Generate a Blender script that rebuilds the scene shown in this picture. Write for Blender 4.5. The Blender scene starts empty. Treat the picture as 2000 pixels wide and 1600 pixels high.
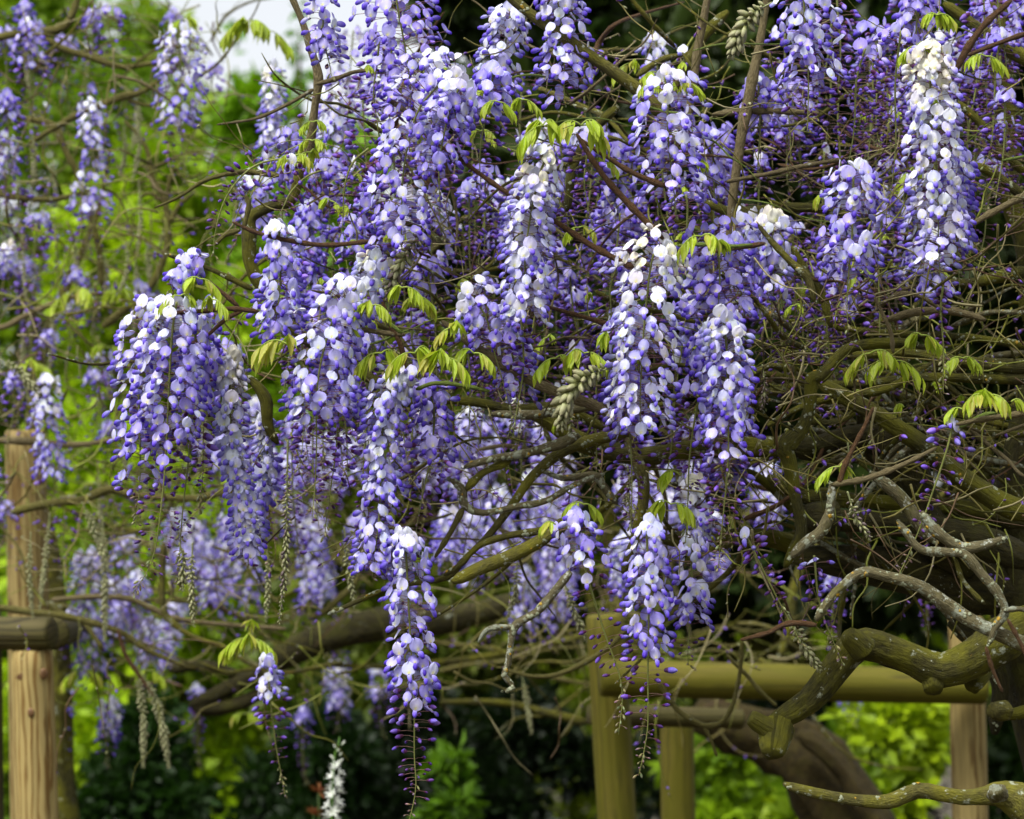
import bpy, math, random
import numpy as np
from mathutils import Vector, Matrix, Quaternion, noise as mnoise

R = math.radians
random.seed(7)
rng = np.random.default_rng(7)
scene = bpy.context.scene
col = scene.collection

# ------------------------------------------------------------------ camera, sky, sun, exposure
FPX = 5806.0                      # focal length in pixels of the 2000 px wide photograph
PITCH = R(5.0)
CAM = Vector((0, 0, 1.65))
FWD = Vector((0, math.cos(PITCH), math.sin(PITCH)))
UPV = Vector((0, -math.sin(PITCH), math.cos(PITCH)))
FOCUS = 4.45
cam_data = bpy.data.cameras.new('camera')
cam_data.sensor_fit = 'HORIZONTAL'
cam_data.sensor_width = 36.0
cam_data.lens = 36.0 * FPX / 2000.0
cam_data.clip_start = 0.05
cam_data.clip_end = 500
cam_data.dof.use_dof = True
cam_data.dof.focus_distance = FOCUS
cam_data.dof.aperture_fstop = 6.3
cam = bpy.data.objects.new('camera', cam_data)
cam.location = CAM
cam.rotation_euler = (R(90) + PITCH, 0, 0)
col.objects.link(cam)
scene.camera = cam

SUN_EL, SUN_AZ = R(58), R(215)    # bright overcast, light from behind and above the camera, a little to the left
world = bpy.data.worlds.new('World')
scene.world = world
world.use_nodes = True
wn = world.node_tree
bg = wn.nodes['Background']
sky = wn.nodes.new('ShaderNodeTexSky')
sky.sky_type = 'NISHITA'
sky.sun_disc = False
sky.sun_elevation = SUN_EL
sky.sun_rotation = SUN_AZ
sky.air_density = 1.0
sky.dust_density = 4.0
hs = wn.nodes.new('ShaderNodeHueSaturation')   # overcast: cloud takes most of the blue out of the sky
hs.inputs['Saturation'].default_value = 0.2
wn.links.new(sky.outputs['Color'], hs.inputs['Color'])
wn.links.new(hs.outputs['Color'], bg.inputs['Color'])
bg.inputs['Strength'].default_value = 0.115
sun_data = bpy.data.lights.new('sun', 'SUN')
sun_data.energy = 1.5
sun_data.angle = R(14)
sun_data.color = (1.0, 0.97, 0.92)
sun = bpy.data.objects.new('sun', sun_data)
sd = Vector((math.sin(SUN_AZ) * math.cos(SUN_EL), math.cos(SUN_AZ) * math.cos(SUN_EL), math.sin(SUN_EL)))
sun.rotation_euler = (-sd).to_track_quat('-Z', 'Y').to_euler()
sun.location = (-4, -6, 12)
col.objects.link(sun)
vs = scene.view_settings
vs.view_transform = 'Standard'
vs.look = 'None'
vs.exposure = 1.18
vs.gamma = 1.0
vs.use_curve_mapping = False
cy = scene.cycles
cy.max_bounces = 6
cy.diffuse_bounces = 3
cy.glossy_bounces = 2
cy.transmission_bounces = 4
cy.transparent_max_bounces = 4
cy.caustics_reflective = False
cy.caustics_refractive = False

# ------------------------------------------------------------------ helpers
def at(px, py, d):
    """World point that stands d metres in front of the camera at a photograph pixel."""
    return CAM + FWD * d + Vector((1, 0, 0)) * ((px - 1000) / FPX * d) + UPV * ((800 - py) / FPX * d)

def psize(px, d):
    return px / FPX * d

def tag(o, label=None, cat=None, group=None, kind=None):
    if label: o['label'] = label
    if cat: o['category'] = cat
    if group: o['group'] = group
    if kind: o['kind'] = kind
    return o

def empty(name, loc):
    o = bpy.data.objects.new(name, None)
    o.empty_display_size = 0.05
    o.location = loc
    col.objects.link(o)
    return o

def mesh_tris(name, V, T, C=None, mat=None, UV=None, smooth=True):
    V = np.asarray(V, dtype=np.float32).reshape(-1, 3)
    T = np.asarray(T, dtype=np.int32).reshape(-1, 3)
    me = bpy.data.meshes.new(name)
    me.vertices.add(len(V)); me.vertices.foreach_set('co', V.ravel())
    me.loops.add(T.size); me.loops.foreach_set('vertex_index', T.ravel())
    me.polygons.add(len(T))
    me.polygons.foreach_set('loop_start', np.arange(0, T.size, 3, dtype=np.int32))
    if smooth:
        me.polygons.foreach_set('use_smooth', np.ones(len(T), dtype=bool))
    if UV is not None:
        u = me.uv_layers.new(name='UVMap')
        u.data.foreach_set('uv', np.asarray(UV, dtype=np.float32)[T.ravel()].ravel())
    if C is not None:
        a = me.color_attributes.new('Col', 'FLOAT_COLOR', 'POINT')
        cc = np.ones((len(V), 4), dtype=np.float32); cc[:, :3] = np.asarray(C, dtype=np.float32)
        a.data.foreach_set('color', cc.ravel())
    me.update(calc_edges=True)
    me.validate()
    if mat is not None:
        me.materials.append(mat)
    return me

def link(name, me, parent=None, loc=None):
    o = bpy.data.objects.new(name, me)
    if parent is not None: o.parent = parent
    if loc is not None: o.location = loc
    col.objects.link(o)
    return o

def grid_tris(nv, nu, base=0, wrap=False):
    T = []
    for j in range(nv - 1):
        for i in range(nu if wrap else nu - 1):
            a = base + j * nu + i
            b = base + j * nu + (i + 1) % nu
            c = a + nu; e = b + nu
            T += [(a, b, e), (a, e, c)]
    return T

def join(parts):
    """parts: list of (V, T, C) -> one (V, T, C)"""
    Vs, Ts, Cs, n = [], [], [], 0
    for V, T, C in parts:
        Vs.append(V); Ts.append(np.asarray(T) + n); Cs.append(C); n += len(V)
    return np.concatenate(Vs), np.concatenate(Ts), np.concatenate(Cs)

def smooth_path(pts, step=0.01):
    """Catmull-Rom through points (x,y,z,r) -> evenly sampled array"""
    P = np.array(pts, dtype=float)
    if len(P) == 2:
        P = np.array([P[0], (P[0] + P[1]) / 2, P[1]])
    Q = np.vstack([2 * P[0] - P[1], P, 2 * P[-1] - P[-2]])
    out = []
    for i in range(1, len(Q) - 2):
        p0, p1, p2, p3 = Q[i - 1], Q[i], Q[i + 1], Q[i + 2]
        n = max(2, int(np.linalg.norm((p2 - p1)[:3]) / step))
        for k in range(n):
            t = k / n
            out.append(0.5 * (2 * p1 + (p2 - p0) * t + (2 * p0 - 5 * p1 + 4 * p2 - p3) * t * t + (3 * p1 - p0 - 3 * p2 + p3) * t ** 3))
    out.append(P[-1])
    return np.array(out)

def frames(P):
    """tangent, normal, binormal along a polyline (parallel transport)"""
    T = np.gradient(P, axis=0)
    T /= np.linalg.norm(T, axis=1)[:, None] + 1e-12
    N = np.zeros_like(T)
    a = np.array([0, 0, 1.0]) if abs(T[0][2]) < 0.8 else np.array([0, 1.0, 0])
    n = np.cross(T[0], np.cross(a, T[0])); n /= np.linalg.norm(n)
    for i in range(len(T)):
        n = n - T[i] * np.dot(n, T[i]); n /= np.linalg.norm(n) + 1e-12
        N[i] = n
    return T, N, np.cross(T, N)

def tube(P4, sides=8, rough=0.0, seed=0.0, caps=True, nscale=1.0):
    """(V, T, UV) tube along P4 (x,y,z,r); rough = relative bumpiness"""
    P, r = P4[:, :3], np.maximum(P4[:, 3], 1e-4)
    T, N, B = frames(P)
    n = len(P)
    s = np.concatenate([[0], np.cumsum(np.linalg.norm(np.diff(P, axis=0), axis=1))])
    V = np.zeros((n, sides, 3)); UV = np.zeros((n, sides, 2))
    for k in range(sides):
        a = 2 * math.pi * k / sides
        ca, sa = math.cos(a), math.sin(a)
        if rough:
            rr = np.array([r[i] * (1 + rough * mnoise.noise(Vector((ca * 1.1 + seed, sa * 1.1, s[i] / (r[i] * 3.0 * nscale + .004))))
                                   + rough * .9 * mnoise.noise(Vector((ca * 2.6 - seed, sa * 2.6, s[i] / (r[i] * 14 + .02)))) + rough * 1.1 * mnoise.noise(Vector((seed + 9, ca * .4, s[i] / (r[i] * 7 * nscale + .01))))) for i in range(n)])
        else:
            rr = r
        V[:, k] = P + (N * ca + B * sa) * rr[:, None]
        UV[:, k] = np.stack([np.full(n, k / sides), s], 1)
    V = V.reshape(-1, 3); UV = UV.reshape(-1, 2)
    Tr = grid_tris(n, sides, 0, True)
    if caps:
        nb = len(V)
        V = np.vstack([V, P[0] - T[0] * r[0] * .25, P[-1] + T[-1] * r[-1] * .25]); UV = np.vstack([UV, [0.5, 0], [0.5, s[-1]]])
        for k in range(sides):
            Tr.append((nb, (k + 1) % sides, k))
            b = (n - 1) * sides
            Tr.append((nb + 1, b + k, b + (k + 1) % sides))
    return V, np.array(Tr), UV

# ------------------------------------------------------------------ materials
def new_mat(name):
    m = bpy.data.materials.new(name)
    m.use_nodes = True
    nt = m.node_tree
    nt.nodes.clear()
    out = nt.nodes.new('ShaderNodeOutputMaterial')
    return m, nt, out

def nd(nt, typ, **kw):
    n = nt.nodes.new(typ)
    for k, v in kw.items():
        if hasattr(n, k): setattr(n, k, v)
        else: n.inputs[k].default_value = v
    return n

def leafy(name, trans=0.35, rough=0.5, bump=0.0, sat=1.0, spec=0.3, tmul=(1, 1, 1)):
    """Petals and leaves: vertex colour times object colour, part of the light passing through."""
    m, nt, out = new_mat(name)
    a = nd(nt, 'ShaderNodeVertexColor', layer_name='Col')
    oi = nd(nt, 'ShaderNodeObjectInfo')
    mul = nd(nt, 'ShaderNodeMix', data_type='RGBA', blend_type='MULTIPLY'); mul.inputs[0].default_value = 1
    nt.links.new(a.outputs['Color'], mul.inputs[6]); nt.links.new(oi.outputs['Color'], mul.inputs[7])
    tc = nd(nt, 'ShaderNodeTexCoord')
    nz = nd(nt, 'ShaderNodeTexNoise'); nz.inputs['Scale'].default_value = 260; nz.inputs['Detail'].default_value = 2
    nt.links.new(tc.outputs['Object'], nz.inputs['Vector'])
    mr = nd(nt, 'ShaderNodeMapRange'); mr.inputs[3].default_value = 0.86; mr.inputs[4].default_value = 1.12
    nt.links.new(nz.outputs['Fac'], mr.inputs[0])
    m2 = nd(nt, 'ShaderNodeMix', data_type='RGBA', blend_type='MULTIPLY'); m2.inputs[0].default_value = 1
    nt.links.new(mul.outputs[2], m2.inputs[6]); nt.links.new(mr.outputs[0], m2.inputs[7])
    p = nd(nt, 'ShaderNodeBsdfPrincipled'); p.inputs['Roughness'].default_value = rough
    p.inputs['Specular IOR Level'].default_value = spec
    nt.links.new(m2.outputs[2], p.inputs['Base Color'])
    t = nd(nt, 'ShaderNodeBsdfTranslucent')
    m3 = nd(nt, 'ShaderNodeMix', data_type='RGBA', blend_type='MULTIPLY'); m3.inputs[0].default_value = 1
    m3.inputs[7].default_value = (*tmul, 1)
    nt.links.new(m2.outputs[2], m3.inputs[6]); nt.links.new(m3.outputs[2], t.inputs['Color'])
    mx = nd(nt, 'ShaderNodeMixShader'); mx.inputs[0].default_value = trans
    nt.links.new(p.outputs[0], mx.inputs[1]); nt.links.new(t.outputs[0], mx.inputs[2])
    nt.links.new(mx.outputs[0], out.inputs['Surface'])
    if bump:
        b = nd(nt, 'ShaderNodeBump'); b.inputs['Strength'].default_value = bump; b.inputs['Distance'].default_value = .002
        nt.links.new(nz.outputs['Fac'], b.inputs['Height']); nt.links.new(b.outputs[0], p.inputs['Normal'])
    return m

def bark(name, dark, light, moss=None, moss_amt=0.0, lichen=0.0, orange=0.0, scale=1.0, rough=0.85):
    m, nt, out = new_mat(name)
    uv = nd(nt, 'ShaderNodeTexCoord')
    mp = nd(nt, 'ShaderNodeMapping'); mp.inputs['Scale'].default_value = (15, 26 * scale, 1)
    nt.links.new(uv.outputs['UV'], mp.inputs['Vector'])
    fur = nd(nt, 'ShaderNodeTexNoise'); fur.inputs['Scale'].default_value = 2.0; fur.inputs['Detail'].default_value = 6; fur.inputs['Roughness'].default_value = .65
    nt.links.new(mp.outputs[0], fur.inputs['Vector'])
    ob = nd(nt, 'ShaderNodeNewGeometry')
    big = nd(nt, 'ShaderNodeTexNoise'); big.inputs['Scale'].default_value = 26 * scale; big.inputs['Detail'].default_value = 5
    nt.links.new(ob.outputs['Position'], big.inputs['Vector'])
    cr = nd(nt, 'ShaderNodeValToRGB')
    cr.color_ramp.elements[0].position = .3; cr.color_ramp.elements[0].color = (*dark, 1)
    cr.color_ramp.elements[1].position = .72; cr.color_ramp.elements[1].color = (*light, 1)
    nt.links.new(fur.outputs['Fac'], cr.inputs[0])
    cur = cr.outputs[0]
    def patch(cur, colour, sc, thr, soft, amt=1.0, off=0.0):
        n = nd(nt, 'ShaderNodeTexNoise'); n.inputs['Scale'].default_value = sc; n.inputs['Detail'].default_value = 6; n.inputs['Roughness'].default_value = .7
        ad = nd(nt, 'ShaderNodeVectorMath', operation='ADD'); ad.inputs[1].default_value = (off, off * 1.7, off * .3)
        nt.links.new(ob.outputs['Position'], ad.inputs[0]); nt.links.new(ad.outputs[0], n.inputs['Vector'])
        r = nd(nt, 'ShaderNodeMapRange'); r.inputs[1].default_value = thr; r.inputs[2].default_value = thr + soft; r.inputs[4].default_value = amt
        nt.links.new(n.outputs['Fac'], r.inputs[0])
        mx = nd(nt, 'ShaderNodeMix', data_type='RGBA')
        nt.links.new(r.outputs[0], mx.inputs[0]); nt.links.new(cur, mx.inputs[6]); mx.inputs[7].default_value = (*colour, 1)
        return mx.outputs[2]
    if moss:
        cur = patch(cur, moss, 14, .62 - .25 * moss_amt, .18, .85, 3)
    if lichen:
        cur = patch(cur, (.34, .37, .27), 34, .66 - .12 * lichen, .06, .9, 7)
        cur = patch(cur, (.52, .55, .46), 70, .68 - .1 * lichen, .05, .9, 17)
    if orange:
        cur = patch(cur, (.42, .24, .015), 24, .72 - .08 * orange, .05, .9, 31)
    p = nd(nt, 'ShaderNodeBsdfPrincipled'); p.inputs['Roughness'].default_value = rough; p.inputs['Specular IOR Level'].default_value = .25
    nt.links.new(cur, p.inputs['Base Color'])
    ad = nd(nt, 'ShaderNodeMath', operation='ADD')
    nt.links.new(fur.outputs['Fac'], ad.inputs[0]); nt.links.new(big.outputs['Fac'], ad.inputs[1])
    b = nd(nt, 'ShaderNodeBump'); b.inputs['Strength'].default_value = 1.0; b.inputs['Distance'].default_value = .006
    nt.links.new(ad.outputs[0], b.inputs['Height']); nt.links.new(b.outputs[0], p.inputs['Normal'])
    nt.links.new(p.outputs[0], out.inputs['Surface'])
    return m

def log_wood(name, pale, dark, green=(.16, .16, .02), green_amt=0.0, weather=0.0):
    """Turned round timber: growth-ring lines running along the log, knots, algae."""
    m, nt, out = new_mat(name)
    tc = nd(nt, 'ShaderNodeTexCoord')
    mp = nd(nt, 'ShaderNodeMapping'); mp.inputs['Scale'].default_value = (1, 1, .07)
    nt.links.new(tc.outputs['Object'], mp.inputs['Vector'])
    wv = nd(nt, 'ShaderNodeTexWave', wave_type='RINGS', rings_direction='Z')
    wv.inputs['Scale'].default_value = 24; wv.inputs['Distortion'].default_value = 5.5
    wv.inputs['Detail'].default_value = 2.5; wv.inputs['Detail Scale'].default_value = 1.6
    mp2 = nd(nt, 'ShaderNodeMapping'); mp2.inputs['Location'].default_value = (.11, .06, .0); mp2.inputs['Scale'].default_value = (1, 1, .16)
    nt.links.new(tc.outputs['Object'], mp2.inputs['Vector'])
    nt.links.new(mp2.outputs[0], wv.inputs['Vector'])
    fine = nd(nt, 'ShaderNodeTexNoise'); fine.inputs['Scale'].default_value = 120; fine.inputs['Detail'].default_value = 5
    nt.links.new(mp.outputs[0], fine.inputs['Vector'])
    cr = nd(nt, 'ShaderNodeValToRGB')
    cr.color_ramp.elements[0].position = .02; cr.color_ramp.elements[0].color = (*dark, 1)
    cr.color_ramp.elements[1].position = .42; cr.color_ramp.elements[1].color = (*pale, 1)
    nt.links.new(wv.outputs['Fac'], cr.inputs[0])
    mf = nd(nt, 'ShaderNodeMapRange'); mf.inputs[1].default_value = .3; mf.inputs[2].default_value = .7; mf.inputs[3].default_value = .72; mf.inputs[4].default_value = 1.15
    nt.links.new(fine.outputs['Fac'], mf.inputs[0])
    mu = nd(nt, 'ShaderNodeMix', data_type='RGBA', blend_type='MULTIPLY'); mu.inputs[0].default_value = 1
    nt.links.new(cr.outputs[0], mu.inputs[6]); nt.links.new(mf.outputs[0], mu.inputs[7])
    cur = mu.outputs[2]
    # knots
    vo = nd(nt, 'ShaderNodeTexVoronoi'); vo.inputs['Scale'].default_value = 5.0
    mpk = nd(nt, 'ShaderNodeMapping'); mpk.inputs['Scale'].default_value = (1.3, 1.3, .8)
    nt.links.new(tc.outputs['Object'], mpk.inputs['Vector']); nt.links.new(mpk.outputs[0], vo.inputs['Vector'])
    kr = nd(nt, 'ShaderNodeMapRange'); kr.inputs[1].default_value = .05; kr.inputs[2].default_value = .13; kr.inputs[3].default_value = .85; kr.inputs[4].default_value = 0
    nt.links.new(vo.outputs['Distance'], kr.inputs[0])
    mk = nd(nt, 'ShaderNodeMix', data_type='RGBA'); nt.links.new(kr.outputs[0], mk.inputs[0]); nt.links.new(cur, mk.inputs[6])
    mk.inputs[7].default_value = (dark[0] * .5, dark[1] * .45, dark[2] * .4, 1)
    cur = mk.outputs[2]
    if green_amt:
        n = nd(nt, 'ShaderNodeTexNoise'); n.inputs['Scale'].default_value = 26; n.inputs['Detail'].default_value = 6
        mpg = nd(nt, 'ShaderNodeMapping'); mpg.inputs['Scale'].default_value = (1, 1, .22)
        nt.links.new(tc.outputs['Object'], mpg.inputs['Vector']); nt.links.new(mpg.outputs[0], n.inputs['Vector'])
        r = nd(nt, 'ShaderNodeMapRange'); r.inputs[1].default_value = .75 - green_amt * .6; r.inputs[2].default_value = .95 - green_amt * .45; r.inputs[4].default_value = .8
        nt.links.new(n.outputs['Fac'], r.inputs[0])
        mg = nd(nt, 'ShaderNodeMix', data_type='RGBA'); nt.links.new(r.outputs[0], mg.inputs[0]); nt.links.new(cur, mg.inputs[6])
        mg.inputs[7].default_value = (*green, 1)
        cur = mg.outputs[2]
    p = nd(nt, 'ShaderNodeBsdfPrincipled'); p.inputs['Roughness'].default_value = .75; p.inputs['Specular IOR Level'].default_value = .25
    nt.links.new(cur, p.inputs['Base Color'])
    b = nd(nt, 'ShaderNodeBump'); b.inputs['Strength'].default_value = .4; b.inputs['Distance'].default_value = .002
    nt.links.new(fine.outputs['Fac'], b.inputs['Height']); nt.links.new(b.outputs[0], p.inputs['Normal'])
    nt.links.new(p.outputs[0], out.inputs['Surface'])
    return m

def plain(name, c1, c2, scale=8, rough=.9):
    m, nt, out = new_mat(name)
    g = nd(nt, 'ShaderNodeNewGeometry')
    n = nd(nt, 'ShaderNodeTexNoise'); n.inputs['Scale'].default_value = scale; n.inputs['Detail'].default_value = 6
    nt.links.new(g.outputs['Position'], n.inputs['Vector'])
    cr = nd(nt, 'ShaderNodeValToRGB'); cr.color_ramp.elements[0].position = .35; cr.color_ramp.elements[1].position = .65
    cr.color_ramp.elements[0].color = (*c1, 1); cr.color_ramp.elements[1].color = (*c2, 1)
    nt.links.new(n.outputs['Fac'], cr.inputs[0])
    p = nd(nt, 'ShaderNodeBsdfPrincipled'); p.inputs['Roughness'].default_value = rough
    nt.links.new(cr.outputs[0], p.inputs['Base Color'])
    nt.links.new(p.outputs[0], out.inputs['Surface'])
    return m

PETAL = leafy('petal', trans=.28, rough=.55, spec=.2)
STEM = leafy('green_stem', trans=.05, rough=.5)
LEAF = leafy('young_leaf', trans=.5, rough=.45, spec=.4, bump=.15)
FOLIAGE = leafy('foliage', trans=.4, rough=.5, spec=.3)
B_LIMB = bark('mossy_limb_bark', (.013, .012, .002), (.085, .078, .014), moss=(.120, .116, .005), moss_amt=.85, lichen=.4, orange=.5)
B_DARK = bark('old_trunk_bark', (.007, .006, .0015), (.046, .039, .007), moss=(.050, .050, .004), moss_amt=.5, lichen=.12, orange=.4)
B_BRANCH = bark('olive_branch_bark', (.030, .027, .005), (.15, .135, .032), moss=(.175, .165, .010), moss_amt=.75, lichen=.5, orange=.4, scale=2)
B_LICHEN = bark('lichen_branch_bark', (.06, .052, .022), (.23, .20, .10), moss=(.14, .135, .022), moss_amt=.35, lichen=.95, orange=.55, scale=2)
B_TAN = bark('tan_twig_bark', (.08, .06, .026), (.27, .22, .105), lichen=.15, scale=2)
B_RED = bark('red_brown_twig_bark', (.045, .022, .007), (.16, .080, .027), lichen=.02, scale=4, rough=.6)
B_DULL = bark('dull_twig_bark', (.05, .045, .009), (.20, .178, .045), moss=(.15, .142, .012), moss_amt=.3, lichen=.3, scale=2)
B_SHOOT = bark('green_shoot_bark', (.12, .17, .02), (.22, .30, .05), scale=3, rough=.5)
LOG_FRESH = log_wood('fresh_log_wood', (.36, .275, .10), (.17, .095, .022), green=(.15, .13, .02), green_amt=.25)
LOG_GREEN = log_wood('algae_log_wood', (.13, .105, .014), (.045, .033, .008), green=(.090, .086, .002), green_amt=.9)
LOG_OLD = log_wood('weathered_log_wood', (.075, .062, .020), (.025, .019, .006), green=(.050, .048, .005), green_amt=.6)
LOG_TAN = log_wood('tan_log_wood', (.27, .205, .072), (.12, .072, .018), green_amt=.15)
GROUND = plain('leaf_litter_soil', (.03, .022, .012), (.06, .05, .02))

# ------------------------------------------------------------------ flower templates (metres, x = outward, z = up)
def lerp(a, b, t):
    return tuple(a[i] + (b[i] - a[i]) * t for i in range(3))

#         edge of banner        centre of banner      keel root            keel tip
STAGES = {
    'violet': ((.27, .21, .72), (.45, .40, .84), (.32, .26, .78), (.075, .028, .46)),
    'lilac':  ((.40, .36, .84), (.58, .56, .90), (.42, .38, .86), (.10, .045, .54)),
    'pale':   ((.56, .56, .88), (.72, .73, .90), (.52, .51, .88), (.16, .095, .66)),
    'white':  ((.74, .76, .88), (.80, .81, .86), (.70, .72, .88), (.32, .29, .78)),
    'cream':  ((.78, .73, .54), (.78, .77, .68), (.76, .73, .58), (.60, .60, .70)),
}

def banner_tpl(stage, seed, nu=7, nv=6):
    rs = random.Random(seed)
    edge, cen, _, _ = STAGES[stage]
    hv = [0, .10, .25, .45, .65, .84, .95, 1.0]; hw = [.26, .66, .93, 1.0, .93, .66, .36, .12]
    Wd = .0132 * rs.uniform(.90, 1.08); H = .0255 * rs.uniform(.92, 1.06)
    fold = (.15, .45, .8, 1.15)[seed % 4] * rs.uniform(.85, 1.15); lean = rs.uniform(.05, .55)
    crink = {'cream': .0045, 'white': .0026}.get(stage, .0014)
    V, C = [], []
    for j in range(nv):
        v = j / (nv - 1); w = np.interp(v, hv, hw) * Wd
        for i in range(nu):
            u = 2 * i / (nu - 1) - 1
            y = u * w * (1 - .12 * fold * abs(u))
            x = -lean * .016 * v * v - fold * .0075 * abs(u) ** 1.6 * (.4 + .6 * v) + .0012 * math.exp(-(u / .25) ** 2) * 0
            x -= .0030 * math.exp(-(u / .2) ** 2) * (v ** .5)
            x += crink * mnoise.noise(Vector((u * 2.2 + seed * 3.1, v * 2.4, seed)))
            z = -.002 + v * H * (1 - .10 * (1 - abs(u)) * (v > .85))
            V.append((x, y, z))
            k = min(1, abs(u) ** 1.5 * .7 + .5 * abs(v - .35))
            c = lerp(cen, edge, k)
            s = math.exp(-(u / .26) ** 2) * math.exp(-((v - .17) / .17) ** 2)
            c = lerp(c, (.78, .78, .14), min(.95, s * 1.3))
            C.append(c)
    return np.array(V), np.array(grid_tris(nv, nu)), np.array(C)

def blob_tpl(prof, cols, sides=7, notch=0.0):
    """prof: (x, z, half height, half width) rings; cols one per ring"""
    V, C = [], []
    for (x, z, h, w), c in zip(prof, cols):
        for k in range(sides):
            a = 2 * math.pi * k / sides + math.pi / 2
            q = 1 - notch * max(0, math.sin(a)) ** 8
            V.append((x, w * math.cos(a), z + h * math.sin(a) * q)); C.append(c)
    n = len(prof)
    T = grid_tris(n, sides, 0, True)
    V.append((prof[0][0] - .0003, 0, prof[0][1])); C.append(cols[0])
    V.append((prof[-1][0] + .0006, 0, prof[-1][1])); C.append(cols[-1])
    a, b = len(V) - 2, len(V) - 1
    for k in range(sides):
        T.append((a, (k + 1) % sides, k)); T.append((b, (n - 1) * sides + k, (n - 1) * sides + (k + 1) % sides))
    return np.array(V, dtype=float), np.array(T), np.array(C)

CALYX = (.16, .065, .14)
def keel_tpl(stage, seed, sides=7):
    rs = random.Random(seed + 50)
    _, _, root, tip = STAGES[stage]
    L = .0155 * rs.uniform(.85, 1.15); dr = rs.uniform(.7, 1.6); wd = rs.uniform(.85, 1.15)
    prof, cols = [], []
    for t, h, w in ((0.0, .0022, .0022), (.14, .0042, .0034), (.40, .0064, .0048), (.70, .0068, .0046), (.90, .0052, .0032), (1.0, .0024, .0014)):
        prof.append((.0005 + L * t, -.002 - .0075 * dr * t ** 1.4, h, w * wd)); cols.append(lerp(root, tip, min(1, max(0, (t - .22) / .72))))
    K = blob_tpl(prof, cols, sides, .35)
    cal = blob_tpl([(-.0055, -.001, .0010, .0010), (-.0035, -.001, .0026, .0026), (.0005, -.0015, .0031, .0031)], [lerp(CALYX, (.2, .22, .05), .3), CALYX, lerp(CALYX, root, .25)], max(5, sides - 2))
    return join([K, cal])

def bud_tpl(kind, seed, sides=6):
    rs = random.Random(seed + 90)
    # L, radius, calyx, body, tip colours
    D = {'big':   (.0190, .0046, (.10, .032, .10), (.19, .11, .58), (.33, .25, .76)),
         'mid':   (.0150, .0036, (.085, .025, .075), (.115, .050, .38), (.20, .12, .55)),
         'small': (.0110, .0025, (.085, .030, .058), (.095, .035, .21), (.15, .075, .32)),
         'tiny':  (.0075, .0016, (.22, .18, .10), (.26, .21, .17), (.20, .12, .20)),
         'green': (.0085, .0021, (.19, .20, .07), (.30, .32, .15), (.25, .23, .13))}[kind]
    L, r, ca, bo, ti = D
    bend = rs.uniform(-.10, .22)
    prof, cols = [], []
    for t, f in ((0, .38), (.12, .70), (.30, .80), (.36, .90), (.62, 1.0), (.85, .72), (1, .22)):
        prof.append((L * t, bend * L * (t ** 1.6), r * f, r * f * .9))
        cols.append(ca if t < .33 else lerp(bo, ti, (t - .33) / .67))
    return blob_tpl(prof, cols, sides)

NB = 4
BANNER = {s: [banner_tpl(s, i) for i in range(NB)] for s in STAGES}
KEEL = {s: [keel_tpl(s, i) for i in range(3)] for s in STAGES}
BUDS = {k: [bud_tpl(k, i) for i in range(3)] for k in ('big', 'mid', 'small', 'tiny', 'green')}
BANNER_LO = {s: [banner_tpl(s, i, 5, 4) for i in range(NB)] for s in STAGES}
KEEL_LO = {s: [keel_tpl(s, i, 5) for i in range(3)] for s in STAGES}
BUDS_LO = {k: [bud_tpl(k, i, 4) for i in range(3)] for k in BUDS}
M_BANNER = {s: [mesh_tris('banner_petal', *t, mat=PETAL) for t in BANNER[s]] for s in STAGES}
M_KEEL = {s: [mesh_tris('flower', *t, mat=PETAL) for t in KEEL[s]] for s in STAGES}
M_WHOLE = {s: [mesh_tris('flower', *join([BANNER_LO[s][i % NB], KEEL_LO[s][i % 3]]), mat=PETAL) for i in range(NB)] for s in STAGES}
M_BUD = {k: [mesh_tris('bud', *t, mat=PETAL) for t in BUDS[k]] for k in BUDS}

def basis(out, up):
    x = out / (np.linalg.norm(out) + 1e-12)
    z = up - x * np.dot(up, x); z /= np.linalg.norm(z) + 1e-12
    y = np.cross(z, x)
    return np.stack([x, y, z], 1)      # columns

def put(tpl, M, loc, sc, tint):
    V, T, C = tpl
    return (V * sc) @ M.T + loc, T, np.clip(C * tint, 0, 1)

def thin(p, q, r, c, mid=None):
    """a three-sided stalk from p to q"""
    P = np.array([p, (p + q) / 2 + (mid if mid is not None else 0), q])
    V, T, _ = tube(np.column_stack([P, [r, r * .9, r]]), 3, caps=False)
    return V, T, np.tile(c, (len(V), 1))

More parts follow.
